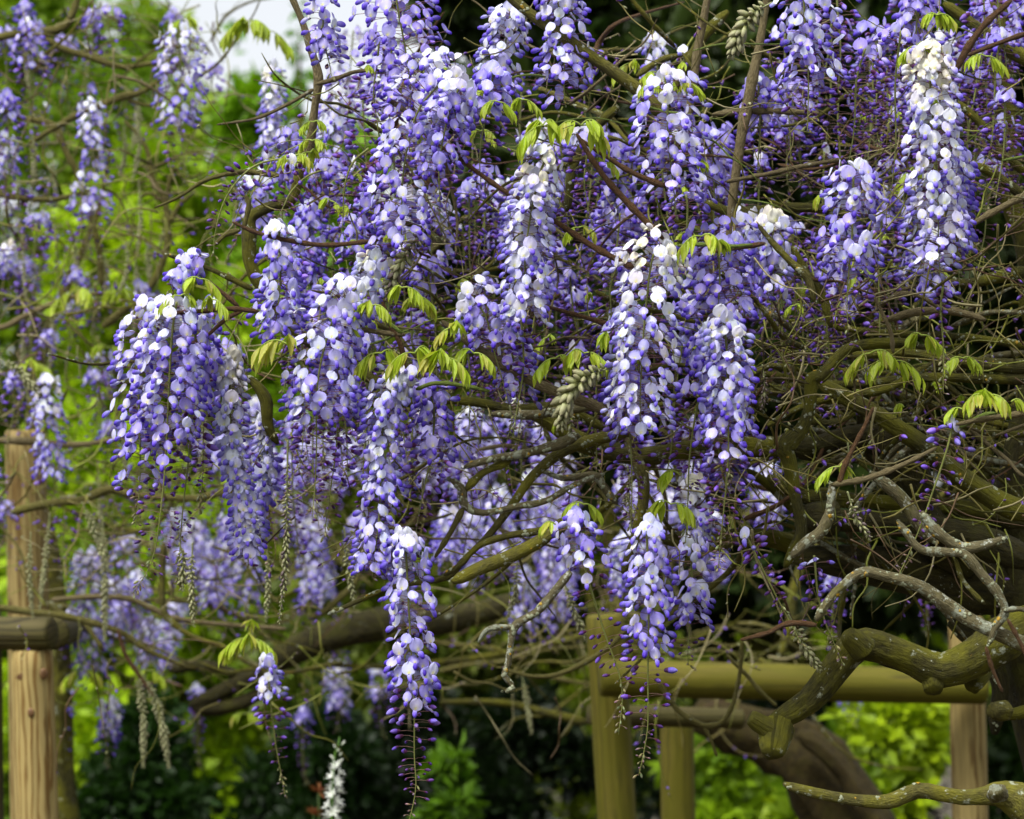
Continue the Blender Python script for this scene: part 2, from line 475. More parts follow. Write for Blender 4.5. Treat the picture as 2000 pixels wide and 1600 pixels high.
RACHIS = (.17, .19, .045)
MASS = {}
N_OBJ = 0
def raceme(path, d, W, opn=.6, fade=0.0, tip=.12, mode='A', label=None, group=None, dens=1.0, shade='lilac', rs=None,
           name='wisteria_raceme', swing=0.0, stemc=RACHIS):
    """A hanging flower cluster. path: photo points from its top to its tip; W: overall width there; opn: share of the
    length in open flower; fade: share that has gone white; tip: share with only tiny green buds."""
    global N_OBJ
    rs = rs or random
    pts = [at(p[0], p[1], p[2] if len(p) > 2 else d) for p in path]
    P4 = smooth_path([(*p, .0018) for p in pts], .004)
    P = P4[:, :3]
    ang0 = rs.uniform(0, 6.28)
    n = len(P)
    for i in range(n):                      # a slow wander so that no stalk is ruler-straight
        t = i / (n - 1)
        P[i, 0] += .006 * math.sin(t * 5 + ang0) * t; P[i, 1] += .006 * math.cos(t * 4 + ang0) * t
    origin = P[0].copy()
    P = P - origin
    s = np.concatenate([[0], np.cumsum(np.linalg.norm(np.diff(P, axis=0), axis=1))])
    L = s[-1]
    T, N, B = frames(P)
    Rm = psize(W, d) / 2
    root = None
    if mode != 'S':
        root = empty(name, Vector(origin)); tag(root, label, 'flower cluster', group)
    stem = []
    rr = np.interp(s / L, [0, .6, 1], [.0019, .0013, .0006])
    tv, tt, _ = tube(np.column_stack([P, rr]), 5)
    stem.append((tv, tt, np.tile(stemc, (len(tv), 1))))
    joined_f, joined_b = [], []
    x = .004; k = 0
    mult = 1.0
    while x < L - .002:
        t = x / L
        i = min(n - 1, int(np.searchsorted(s, x)))
        jit = rs.uniform(-.10, .10)
        te = t + jit * .55
        if k > 6 and mnoise.noise(Vector((t * 8, ang0 * 3, phi_ := rs.random()))) < -.22 and rs.random() < .55:
            x += .003; k += 1; continue
        phi = ang0 + k * 2.39996 + rs.uniform(-.35, .35)
        o = N[i] * math.cos(phi) + B[i] * math.sin(phi)
        p = P[i]
        up = np.array([0, 0, 1.0]) - .25 * T[i] * 0
        if te < opn:
            st = 'white' if te < fade else shade
            if te < fade * .38 and fade > .25: st = 'cream' if rs.random() < .6 else 'white'
            elif te < fade: st = 'white' if rs.random() < .75 else 'pale'
            elif st == 'lilac':
                a = te / max(opn, .01)
                st = rs.choices(['white', 'pale', 'lilac', 'violet'], [max(0, .35 - .6 * a), max(.15, 1.0 - .9 * a), .5, .06 + .35 * a])[0]
            elif st == 'violet':
                st = rs.choices(['lilac', 'violet'], [.4, .6])[0]
            elif st == 'pale':
                st = rs.choices(['white', 'pale', 'lilac'], [.3, .5, .2])[0]
            sc = rs.uniform(.62, .90) * (1.0 - .10 * te)
            ramp = min(1, .45 + t * 9)
            reach = max(.010, Rm * ramp * rs.uniform(.66, 1.02) - .013 * sc) * (1 + .22 * mnoise.noise(Vector((t * 7, ang0, 1))))
            od = o + np.array([0, 0, rs.uniform(-.25, .28)]) + np.array(rs.choices([-.25, 0, .25], k=3)) * rs.random() * .8 + np.array([0, -.5 if mode == 'A' else -.25, 0])   # turned to the light, out of the canopy
            base = p + (o + np.array([0, 0, .12])) * reach
            M = basis(od, up + np.array([rs.uniform(-.35, .35), rs.uniform(-.35, .35), 0]))
            tint = rs.uniform(.86, 1.06)
            tc = np.array([tint * rs.uniform(.96, 1.04), tint * rs.uniform(.96, 1.03), min(1.04, tint * 1.03)])
            vi, ki = rs.randrange(NB), rs.randrange(3)
            if mode == 'A':
                f = bpy.data.objects.new('flower', M_KEEL[st][ki]); f.parent = root
                f.matrix_basis = Matrix.LocRotScale(Vector(base), Matrix(M.tolist()).to_quaternion(), Vector((sc,) * 3))
                f.color = (*tc, 1); col.objects.link(f)
                b = bpy.data.objects.new('banner_petal', M_BANNER[st][vi]); b.parent = f
                b.rotation_euler = (rs.uniform(-.2, .2), rs.uniform(-.5, .25), rs.uniform(-.15, .15))
                b.color = (*tc, 1); col.objects.link(b); N_OBJ += 2
            elif mode == 'B':
                f = bpy.data.objects.new('flower', M_WHOLE[st][vi]); f.parent = root
                f.matrix_basis = Matrix.LocRotScale(Vector(base), Matrix(M.tolist()).to_quaternion(), Vector((sc,) * 3))
                f.color = (*tc, 1); col.objects.link(f); N_OBJ += 1
            else:
                joined_f.append(put(BANNER_LO[st][vi], M, base, sc, tc)); joined_f.append(put(KEEL_LO[st][ki], M, base, sc, tc))
            stem.append(thin(p, base - M[:, 0] * .005 * sc, .00055, (.17, .075, .085), np.array([0, 0, .002])))
            x += .0021 / dens * rs.uniform(.6, 1.4)
        else:
            q = max(0.0, min(1.0, (te - opn) / max(.02, 1 - opn - tip * .5)))
            bk = 'big' if q < .16 else 'mid' if q < .52 else 'small' if q < .86 else 'tiny'
            if te > 1 - tip: bk = 'green' if rs.random() < .5 else 'tiny'
            sc = rs.uniform(.62, 1.06)
            ext = {'big': .90, 'mid': .72, 'small': .46, 'tiny': .22, 'green': .14}[bk]
            BL = {'big': .019, 'mid': .015, 'small': .011, 'tiny': .0075, 'green': .0085}[bk]
            reach = max(.003, min(.035, Rm * ext * rs.uniform(.8, 1.1)) - BL * .55)
            od = o + np.array([0, 0, rs.uniform(-.55, .15)])
            if bk == 'green': od = od * .7 + T[i] * .9
            base = p + (o + np.array([0, 0, -.05 + .15 * rs.random()])) * reach
            M = basis(od, np.array([0, 0, 1.0]) + T[i] * .01)
            tint = rs.uniform(.65, 1.3); tc = np.array([tint * rs.uniform(.85, 1.2), tint, tint * rs.uniform(.85, 1.1)])
            bi = rs.randrange(3)
            if mode in 'AB':
                f = bpy.data.objects.new('bud', M_BUD[bk][bi]); f.parent = root
                f.matrix_basis = Matrix.LocRotScale(Vector(base), Matrix(M.tolist()).to_quaternion(), Vector((sc,) * 3))
                f.color = (*tc, 1); col.objects.link(f); N_OBJ += 1
            else:
                joined_b.append(put(BUDS_LO[bk][bi], M, base, sc, tc))
            stem.append(thin(p, base, .00045, (.16, .09, .07), np.array([0, 0, .001])))
            x += {'big': .0032, 'mid': .0036, 'small': .0036, 'tiny': .0034, 'green': .0026}[bk] / dens * rs.uniform(.6, 1.4)
        k += 1
    if mode == 'S':
        MASS.setdefault(name, []).extend((V_ + origin, T_, C_) for V_, T_, C_ in stem + joined_f + joined_b)
        return None
    so = link('stem', mesh_tris('stem', *join(stem), mat=STEM), root)
    if joined_f:
        fo = link('flowers', mesh_tris('flowers', *join(joined_f), mat=PETAL), root); fo['kind'] = 'stuff'
    if joined_b:
        bo = link('buds', mesh_tris('buds', *join(joined_b), mat=PETAL), root); bo['kind'] = 'stuff'
    return root

def bud_spike(path, d, W, label, group=None, fade=0.0):
    """An unopened, catkin-like flower spike: overlapping downy grey-green bud scales on a hanging stem."""
    pts = [at(p[0], p[1], p[2] if len(p) > 2 else d) for p in path]
    P = smooth_path([(*p, .0016) for p in pts], .003)[:, :3]
    origin = P[0].copy(); P = P - origin
    s = np.concatenate([[0], np.cumsum(np.linalg.norm(np.diff(P, axis=0), axis=1))]); L = s[-1]
    T, N, B = frames(P)
    root = empty('bud_spike', Vector(origin)); tag(root, label, 'flower bud', group)
    tv, tt, _ = tube(np.column_stack([P, np.linspace(.0016, .0008, len(P))]), 5)
    stem = [(tv, tt, np.tile((.22, .24, .10), (len(tv), 1)))]
    Rm = psize(W, d) / 2
    parts = []
    x = L * .12; k = 0
    while x < L:
        i = min(len(P) - 1, int(np.searchsorted(s, x))); t = x / L
        phi = k * 2.39996
        o = N[i] * math.cos(phi) + B[i] * math.sin(phi)
        w = np.interp(t, [.1, .35, .7, 1.0], [.45, .8, 1.0, .35])
        od = o * (.65 if t > .45 else 1.0) + T[i] * (.9 if t > .45 else .35) + np.array([0, 0, random.uniform(-.2, .2)])
        g = random.uniform(.8, 1.15)
        c = np.array([g, g, g]) if random.random() > fade else np.array([.5 * g, .38 * g, .7 * g])
        sc = Rm * w / .0060 * random.uniform(.85, 1.2)
        parts.append(put(BUDS_LO['green'][k % 3], basis(od, np.array([0, 0, 1.0]) + o * .1), P[i] + o * .0006, max(.5, sc), c))
        x += .0021 * random.uniform(.7, 1.3); k += 1
    link('stem', mesh_tris('stem', *join(stem), mat=STEM), root)
    b = link('bud_scales', mesh_tris('bud_scales', *join(parts), mat=STEM), root); b['kind'] = 'stuff'
    return root

# ------------------------------------------------------------------ young leaves
def leaflet_tpl(seed, c0=(.36, .52, .020), c1=(.47, .57, .030)):
    rs = random.Random(seed)
    fold = rs.uniform(.15, .9); curl = rs.uniform(.1, .6); V, C = [], []
    hv = [0, .1, .3, .5, .7, .88, 1]; hw = [.08, .5, .95, 1, .72, .3, .02]
    nv, nu = 7, 5
    for j in range(nv):
        v = j / (nv - 1); w = np.interp(v, hv, hw) * .158
        for i in range(nu):
            u = 2 * i / (nu - 1) - 1
            V.append((v - .08 * curl * v * v, u * w * math.cos(fold), abs(u) * w * math.sin(fold) - curl * .22 * v * v + .012 * math.sin(v * 9 + u * 3)))
            c = lerp(c0, c1, .5 * abs(u) + .5 * v)
            if i == nu // 2: c = lerp(c, (.5, .55, .12), .5)
            C.append(c)
    return np.array(V), np.array(grid_tris(nv, nu)), np.array(C)
M_LEAFLET = [mesh_tris('leaflet', *leaflet_tpl(i), mat=LEAF) for i in range(4)] + [mesh_tris('leaflet', *leaflet_tpl(9 + i, (.40, .42, .05), (.48, .44, .06)), mat=LEAF) for i in range(2)]

def leaf_shoot(px, py, d, size, label, n=2, lean=0.0, group=None, droop=1.0, bronze=.12, rs=None):
    """A young shoot with n pinnate leaves whose limp leaflets hang from an arched stalk. size: leaf span in photo px."""
    rs = rs or random
    o0 = np.array(at(px, py, d))
    root = empty('leaf_shoot', Vector(o0)); tag(root, label, 'leaves', group)
    stem = []
    S = psize(size, d) * (.98 if d < 4.8 else .95)
    for k in range(n):
        a = lean + (k - (n - 1) / 2) * (1.9 if n > 1 else 0) / max(1, n - 1) * 1.3 + rs.uniform(-.3, .3)
        dy = rs.uniform(-.7, .5)
        dirn = np.array([math.sin(a), dy, .75 * math.cos(a) + .25])
        dirn /= np.linalg.norm(dirn)
        Lr = S * rs.uniform(.75, 1.1)
        pts = []
        for q in range(8):
            t = q / 7
            p = dirn * Lr * t + np.array([0, 0, -.75 * droop * Lr * t * t])
            pts.append((*p, .0013 - .0008 * t))
        P4 = smooth_path(pts, .004)
        tv, tt, _ = tube(P4, 5)
        stem.append((tv, tt, np.tile((.26, .34, .05), (len(tv), 1))))
        P = P4[:, :3]; T, N, B = frames(P)
        m = rs.choice([5, 6, 6, 7])
        side = np.cross(dirn, [0, 0, 1.0]); side /= np.linalg.norm(side) + 1e-9
        for j in range(m):
            t = .30 + .70 * j / (m - 1)
            i = int(t * (len(P) - 1))
            for sgn in ((-1, 1) if j < m - 1 else (0,)):
                out = side * sgn * rs.uniform(.25, .55) + T[i] * rs.uniform(.25, .6) + np.array([rs.uniform(-.15, .15), rs.uniform(-.15, .15), -1.05 * droop * rs.uniform(.6, 1.1)])
                upn = side * sgn * .8 + T[i] * .5 + np.array([0, 0, .6])
                M = basis(out, upn)
                sc = S * rs.uniform(.70, .98) * (1 - .35 * abs(t - .6)) * (.8 if j == m - 1 else 1)
                f = bpy.data.objects.new('leaflet', M_LEAFLET[rs.randrange(4)] if rs.random() > bronze else M_LEAFLET[4 + rs.randrange(2)])
                f.parent = root
                f.matrix_basis = Matrix.LocRotScale(Vector(P[i]), Matrix(M.tolist()).to_quaternion(), Vector((sc,) * 3))
                g = rs.uniform(.8, 1.15); f.color = (g, g * rs.uniform(.95, 1.05), g, 1)
                col.objects.link(f)
    link('stalk', mesh_tris('stalk', *join(stem), mat=STEM), root)
    return root

# ------------------------------------------------------------------ ground
gm = 160
V, T = [], []
nx = 41
for j in range(nx):
    for i in range(nx):
        x = -gm + 2 * gm * i / (nx - 1); y = -20 + 2 * gm * j / (nx - 1)
        V.append((x, y, .04 * mnoise.noise(Vector((x * .2, y * .2, 0)))))
gnd = link('ground', mesh_tris('ground', V, grid_tris(nx, nx), mat=GROUND)); gnd['kind'] = 'structure'

# ------------------------------------------------------------------ background trees and shrubs
def leaf_cloud(n, blobs, size, c_lo, c_hi, rs, droop=.2, shell=.55):
    """n separate folded leaf faces spread through ellipsoid clumps; returns (V, T, C)"""
    wts = np.array([b[3] * b[4] * b[5] for b in blobs]) ** .75; wts /= wts.sum()
    idx = rs.choice(len(blobs), n, p=wts)
    bl = np.array(blobs)[idx]
    u = rs.normal(size=(n, 3)); u /= np.linalg.norm(u, axis=1)[:, None]
    r = shell + (1 - shell) * rs.random(n) ** .6
    r = np.where(rs.random(n) < .2, rs.random(n) * r, r) * (1 + .16 * rs.normal(size=n))
    c = bl[:, :3] + u * bl[:, 3:6] * r[:, None]
    out = u + rs.normal(size=(n, 3)) * .55 + np.array([0, 0, -droop]); out /= np.linalg.norm(out, axis=1)[:, None]
    side = np.cross(out, rs.normal(size=(n, 3))); side /= np.linalg.norm(side, axis=1)[:, None]
    nrm = np.cross(side, out)
    sz = size * rs.uniform(.6, 1.35, n)[:, None]
    a = c; b = c + out * sz * .55 + side * sz * .30 + nrm * sz * .08; e = c + out * sz * .55 - side * sz * .30 + nrm * sz * .08; f = c + out * sz * 1.1 - nrm * sz * .1
    V = np.stack([a, b, f, e], 1).reshape(-1, 3)
    base = np.arange(n)[:, None] * 4
    T = np.concatenate([base + [0, 1, 2], base + [0, 2, 3]], 1).reshape(-1, 3)
    clump = rs.random(len(blobs))[idx]
    k = np.clip(.55 * clump + .45 * rs.random(n), 0, 1)[:, None]
    C = np.array(c_lo) * (1 - k) + np.array(c_hi) * k
    return V, T, np.repeat(C, 4, axis=0)

def tree(name, cat, label, px, d, top_py, width_px, base_py=None, n=9000, size=.05, c_lo=(.03, .07, .01), c_hi=(.10, .19, .02), seed=1,
         nblob=22, columnar=False, group=None, trunk_r=.08, crown_lo=0.0, squash=1.0):
    """Tree or shrub growing from the ground with tapered trunk, limbs and a crown of separate leaves."""
    rs = np.random.default_rng(seed)
    top = at(px, top_py, d); H = top.z
    bx, by = top.x, top.y
    w = psize(width_px, d) / 2
    root = empty(name, Vector((bx, by, 0))); tag(root, label, cat, group)
    z0 = H * crown_lo
    blobs = []
    for i in range(nblob):
        t = (i + .5) / nblob
        if columnar:
            prof = max(.12, math.sin(min(1, 1.12 * (1 - t) + .03) * math.pi * .5)) * (1 if t > .1 else .8)
            rr = w * prof * rs.uniform(.35, .55)
            a = rs.uniform(0, 6.28); q = w * prof * rs.uniform(.2, .62)
            blobs.append((q * math.cos(a), q * math.sin(a), z0 + (H - z0) * (.03 + .93 * t), rr, rr, rr * rs.uniform(1.2, 2.0)))
        else:
            a = rs.uniform(0, 6.28); q = w * math.sqrt(rs.random()) * .8 * math.sqrt(max(.05, 1 - (2 * abs(t - .42)) ** 3 * .8))
            rr = w * rs.uniform(.20, .36)
            blobs.append((q * math.cos(a), q * math.sin(a) * .8, z0 + (H - z0) * (.06 + .86 * t), rr, rr, rr * squash * rs.uniform(.6, 1.0)))
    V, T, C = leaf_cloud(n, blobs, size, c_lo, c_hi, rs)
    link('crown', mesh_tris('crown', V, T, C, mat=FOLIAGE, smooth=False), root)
    pts = []
    for k in range(6):
        t = k / 5
        pts.append((.05 * math.sin(3 * t + seed) * w, .05 * math.cos(4 * t) * w, -.05 + (H * .85) * t, trunk_r * (1 - .8 * t) + .004))
    tv, tt, uv = tube(smooth_path(pts, .2), 8, .15, seed)
    tr = link('trunk', mesh_tris('trunk', tv, tt, mat=B_LIMB, UV=uv), root)
    for b in blobs[::max(1, nblob // 8)]:
        z1 = max(.15, b[2] * .55)
        P = smooth_path([(0, 0, z1, trunk_r * .4), (b[0] * .5, b[1] * .5, (z1 + b[2]) / 2 + .02, trunk_r * .25), (b[0], b[1], b[2], trunk_r * .1)], .15)
        tv, tt, uv = tube(P, 6, .1, seed)
        link('limb', mesh_tris('limb', tv, tt, mat=B_LIMB, UV=uv), tr)
    return root

LIME = ((.10, .17, .008), (.26, .34, .016)); MID = ((.035, .085, .006), (.10, .19, .014)); SHADED = ((.005, .018, .001), (.018, .055, .003)); DEEP_SHADE = ((.002, .006, .001), (.008, .020, .002))  # the two darkest pairs carry the shade under the vine in the leaf colour
SPR = ((.07, .16, .008), (.20, .34, .015))
# far tall trees with white sky between them
PB = dict(c_lo=(.07, .20, .006), c_hi=(.20, .42, .012))
tree('poplar_tree', 'tree', 'narrow columnar bright green tree against the white sky, the broader of two', 585, 19, -80, 165, n=19000, size=.085, seed=11, columnar=True, nblob=38, trunk_r=.1, **PB)
tree('poplar_tree', 'tree', 'narrow columnar bright green tree against the white sky, the slimmer of two', 462, 20, -40, 125, n=14000, size=.085, seed=12, columnar=True, nblob=36, trunk_r=.09, **PB)
tree('bushy_tree', 'tree', 'bright yellow-green bushy tree behind the hanging clusters beside the columnar trees', 330, 14.5, 190, 620, n=32000, size=.075, c_lo=(.16, .30, .004), c_hi=(.42, .60, .008), seed=13, nblob=56, crown_lo=.1)
tree('bushy_tree', 'tree', 'mid green bushy tree beneath the columnar trees', 660, 16, 170, 420, n=20000, size=.075, c_lo=(.09, .23, .005), c_hi=(.26, .46, .010), seed=14, nblob=40, crown_lo=.1)
tree('bushy_tree', 'tree', 'loose airy green tree behind the vine with white sky showing through', 70, 17, -160, 620, n=24000, size=.075, c_lo=(.10, .21, .005), c_hi=(.28, .42, .010), seed=15, nblob=64, crown_lo=.15)
tree('bushy_tree', 'tree', 'small yellow-green tree whose thin top breaks up the white sky', 300, 18, -70, 440, n=17000, size=.07, c_lo=(.14, .26, .005), c_hi=(.34, .48, .010), seed=19, nblob=40, crown_lo=.3)
tree('bushy_tree', 'tree', 'vivid green rounded tree between the two columnar trees', 510, 17, 70, 320, n=14000, size=.075, c_lo=(.11, .26, .004), c_hi=(.32, .54, .008), seed=34, nblob=40, crown_lo=.3)
tree('bushy_tree', 'tree', 'broad dark tree added behind and over the great vine canopy to cast shade', 1213, 11.5, -420, 900, n=34000, size=.11, c_lo=(.012, .028, .004), c_hi=(.045, .075, .008), seed=16, nblob=80, crown_lo=.48, trunk_r=.055)  # added; its crown keeps sky light off the shrubs and darkens the canopy gaps
tree('bushy_tree', 'tree', 'dusky green tree added for shade behind the tangled mossy limbs', 1893, 12, -420, 900, n=30000, size=.11, c_lo=(.012, .028, .004), c_hi=(.05, .08, .009), seed=17, nblob=80, crown_lo=.48, trunk_r=.05)  # also added to block light and keep the gaps between the limbs dark
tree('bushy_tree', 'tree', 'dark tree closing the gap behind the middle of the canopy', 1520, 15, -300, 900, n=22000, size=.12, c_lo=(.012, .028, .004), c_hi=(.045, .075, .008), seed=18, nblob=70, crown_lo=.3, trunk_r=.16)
tree('bushy_tree', 'tree', 'olive green small tree behind the hanging middle clusters', 840, 13.5, 600, 760, n=22000, size=.08, c_lo=(.05, .09, .006), c_hi=(.17, .22, .012), seed=33, nblob=60, crown_lo=.35, trunk_r=.04)
tree('bushy_tree', 'tree', 'broad green tree standing beyond the log post at the open side', -260, 15.5, -60, 760, n=24000, size=.085, c_lo=(.08, .17, .005), c_hi=(.24, .38, .010), seed=41, nblob=60, crown_lo=.05)
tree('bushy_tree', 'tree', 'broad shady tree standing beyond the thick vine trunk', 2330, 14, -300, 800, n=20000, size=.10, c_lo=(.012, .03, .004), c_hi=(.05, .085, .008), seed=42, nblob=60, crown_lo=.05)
# shrubs under the vine; the near-black leaf colours have its shade put in
tree('shrub', 'shrub', 'dark green shrub in the shade beside the pale knotty log post', 270, 10.5, 1330, 420, n=16000, size=.05, c_lo=SHADED[0], c_hi=SHADED[1], seed=21, nblob=40, trunk_r=.03)
tree('shrub', 'shrub', 'deep green shrub in shade behind the white flower spike', 620, 11.5, 1350, 460, n=16000, size=.05, c_lo=SHADED[0], c_hi=(.012, .034, .003), seed=22, nblob=40, trunk_r=.03)
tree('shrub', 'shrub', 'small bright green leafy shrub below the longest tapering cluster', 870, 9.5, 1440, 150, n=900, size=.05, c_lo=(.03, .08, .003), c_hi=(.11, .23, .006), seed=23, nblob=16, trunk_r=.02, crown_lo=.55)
tree('shrub', 'shrub', 'shadowy shrub filling the dark behind the longest tapering cluster', 800, 12.5, 1330, 460, n=14000, size=.06, c_lo=DEEP_SHADE[0], c_hi=DEEP_SHADE[1], seed=35, nblob=40, trunk_r=.03)
tree('shrub', 'shrub', 'very dark shrub in the deep shade beside the greenish post', 1030, 11.5, 1330, 420, n=14000, size=.06, c_lo=DEEP_SHADE[0], c_hi=DEEP_SHADE[1], seed=24, nblob=40, trunk_r=.03)
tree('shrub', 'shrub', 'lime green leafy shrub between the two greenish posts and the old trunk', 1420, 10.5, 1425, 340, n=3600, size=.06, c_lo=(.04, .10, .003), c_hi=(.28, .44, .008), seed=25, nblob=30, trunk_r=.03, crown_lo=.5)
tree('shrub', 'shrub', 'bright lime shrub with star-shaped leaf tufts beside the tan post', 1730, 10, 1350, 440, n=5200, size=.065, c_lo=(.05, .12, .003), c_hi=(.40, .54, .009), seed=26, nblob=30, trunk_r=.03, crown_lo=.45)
tree('shrub', 'shrub', 'dark green shrub in shade behind the lime shrubs and log rail', 1500, 13, 1340, 620, n=16000, size=.06, c_lo=DEEP_SHADE[0], c_hi=(.010, .026, .003), seed=27, nblob=50, trunk_r=.03)
tree('shrub', 'shrub', 'shaded green shrub at the far side of the tan post', 1990, 12, 1330, 260, n=7000, size=.06, c_lo=SHADED[0], c_hi=(.05, .10, .010), seed=28, nblob=30, trunk_r=.03)
tree('shrub', 'shrub', 'sunlit yellow-green shrub seen beneath the far dark limbs', 700, 20, 1150, 560, n=16000, size=.09, c_lo=LIME[0], c_hi=(.32, .46, .012), seed=29, nblob=44, trunk_r=.04, crown_lo=.5)
tree('shrub', 'shrub', 'yellow-green shrub seen through the tangle under the great mossy limb', 1640, 20, 1060, 620, n=17000, size=.09, c_lo=LIME[0], c_hi=(.32, .44, .012), seed=30, nblob=44, trunk_r=.04, crown_lo=.5)
tree('shrub', 'shrub', 'green shrub behind the small hanging clusters near the knotty log post', 180, 15, 1000, 560, n=15000, size=.07, c_lo=MID[0], c_hi=(.24, .40, .008), seed=31, nblob=44, trunk_r=.04, crown_lo=.3)
tree('shrub', 'shrub', 'olive green shrub filling the gap behind the middle of the vine', 1100, 20, 880, 760, n=22000, size=.09, c_lo=(.08, .14, .006), c_hi=(.24, .32, .012), seed=32, nblob=50, trunk_r=.04, crown_lo=.2)

# ------------------------------------------------------------------ pergola logs
def log_part(name, parent, p0, p1, r0, r1, mat, seed=0, sides=56, ends=True):
    """One turned log as a mesh whose own z axis runs along the grain."""
    p0, p1 = Vector(p0), Vector(p1)
    L = (p1 - p0).length
    bev = min(.006, r0 * .15)
    zs = [0, bev] + [L * k / 40 for k in range(1, 40)] + [L - bev, L]
    V = []
    for z in zs:
        t = z / L
        for k in range(sides):
            a = 2 * math.pi * k / sides
            r = (r0 + (r1 - r0) * t) * (1 + .022 * mnoise.noise(Vector((math.cos(a) + seed, math.sin(a), z * 3))))
            for q in range(5):                       # drying cracks along the grain
                da = (a - (q * 1.31 + seed + .12 * mnoise.noise(Vector((z * 2, q, seed)))) + math.pi) % (2 * math.pi) - math.pi
                r *= 1 - (.05 + .05 * (q % 2)) * math.exp(-(da / .07) ** 2) * max(0, .4 + mnoise.noise(Vector((z * 1.5, q * 7, seed))))
            if z == 0 or z == L: r -= bev
            V.append((r * math.cos(a), r * math.sin(a), z))
    T = grid_tris(len(zs), sides, 0, True)
    n = len(V); V += [(0, 0, 0), (0, 0, L)]
    for k in range(sides):
        T.append((n, (k + 1) % sides, k)); b = (len(zs) - 1) * sides
        T.append((n + 1, b + k, b + (k + 1) % sides))
    me = mesh_tris(name, V, T, mat=mat)
    o = bpy.data.objects.new(name, me); col.objects.link(o)
    o.parent = parent
    q = (p1 - p0).to_track_quat('Z', 'Y')
    o.matrix_basis = Matrix.LocRotScale(p0 - parent.location, q @ Quaternion((0, 0, 1), seed), Vector((1, 1, 1)))
    return o

def to_ground(a, b):
    """continue the line a (top) -> b down to just below the ground"""
    v = b - a
    return a + v * ((a.z + .02) / -v.z) if v.z < 0 else b

pl = empty('log_pergola', Vector((at(65, 1400, 6.5).x, at(65, 1400, 6.5).y, 0)))
tag(pl, 'pale knotty log post with a round crossbeam resting on its top', 'pergola')
a, b = at(62, 1268, 6.5), at(72, 1600, 6.5)
log_part('post', pl, to_ground(a, b), a, psize(46, 6.5), psize(41, 6.5), LOG_FRESH, 2.3)
for kx, ky, kr in ((38, 1318, .0115), (86, 1316, .010), (60, 1392, .008)):
    kp = at(kx, ky, 6.5 - psize(43, 6.5) * math.sqrt(max(.05, 1 - ((kx - 64) / 43) ** 2)) + .001) - pl.location
    kv, kt, kc = blob_tpl([(-.002, 0, kr * 1.3, kr), (.0012, 0, kr * 1.2, kr * .92), (.0022, 0, kr * .6, kr * .5)], [(.12, .06, .02), (.20, .11, .045), (.11, .055, .02)], 12)
    link('knot', mesh_tris('knot', kv @ basis(np.array([(kx - 64) / 43, -1.0, 0]), np.array([0, 0, 1.0])).T, kt, kc, mat=STEM), pl, kp)
log_part('beam', pl, at(-160, 1238, 6.55), at(104, 1237, 6.47), psize(33, 6.5), psize(32, 6.5), LOG_OLD, 1.2)
log_part('beam', pl, at(104, 1238, 6.56), at(150, 1225, 8.2), psize(32, 6.5), psize(32, 6.5), LOG_OLD, 4.0)
a, b = at(50, 840, 7.4), at(56, 1240, 7.4)
log_part('post', pl, to_ground(a, b), a, psize(42, 7.4), psize(40, 7.4), LOG_TAN, .7)
a, b = at(-22, 1190, 7.0), at(-18, 1600, 7.0)
log_part('post', pl, to_ground(a, b), a, psize(26, 7.0), psize(25, 7.0), LOG_OLD, .2)

pr = empty('log_pergola', Vector((at(1500, 1400, 6.9).x, at(1500, 1400, 6.9).y, 0)))
tag(pr, 'algae-green log frame of posts joined by a long round rail', 'pergola')
a, b = at(1181, 1200, 6.85), at(1205, 1600, 6.85)
log_part('post', pr, to_ground(a, b), a, psize(41, 6.85), psize(37, 6.85), LOG_GREEN, 5.1)
log_part('rail', pr, at(1172, 1324, 6.72), at(1925, 1342, 6.80), psize(37, 6.75), psize(34, 6.75), LOG_GREEN, 2.2)
log_part('rail', pr, at(1150, 1396, 7.05), at(1450, 1404, 7.15), psize(21, 7.1), psize(20, 7.1), LOG_OLD, 3.3)
a, b = at(1322, 1392, 7.4), at(1325, 1600, 7.4)
log_part('post', pr, to_ground(a, b), a, psize(36, 7.4), psize(33, 7.4), LOG_GREEN, 1.1)
a, b = at(1886, 1205, 6.9), at(1895, 1600, 6.9)
log_part('post', pr, to_ground(a, b), a, psize(38, 6.9), psize(34, 6.9), LOG_TAN, 3.9)

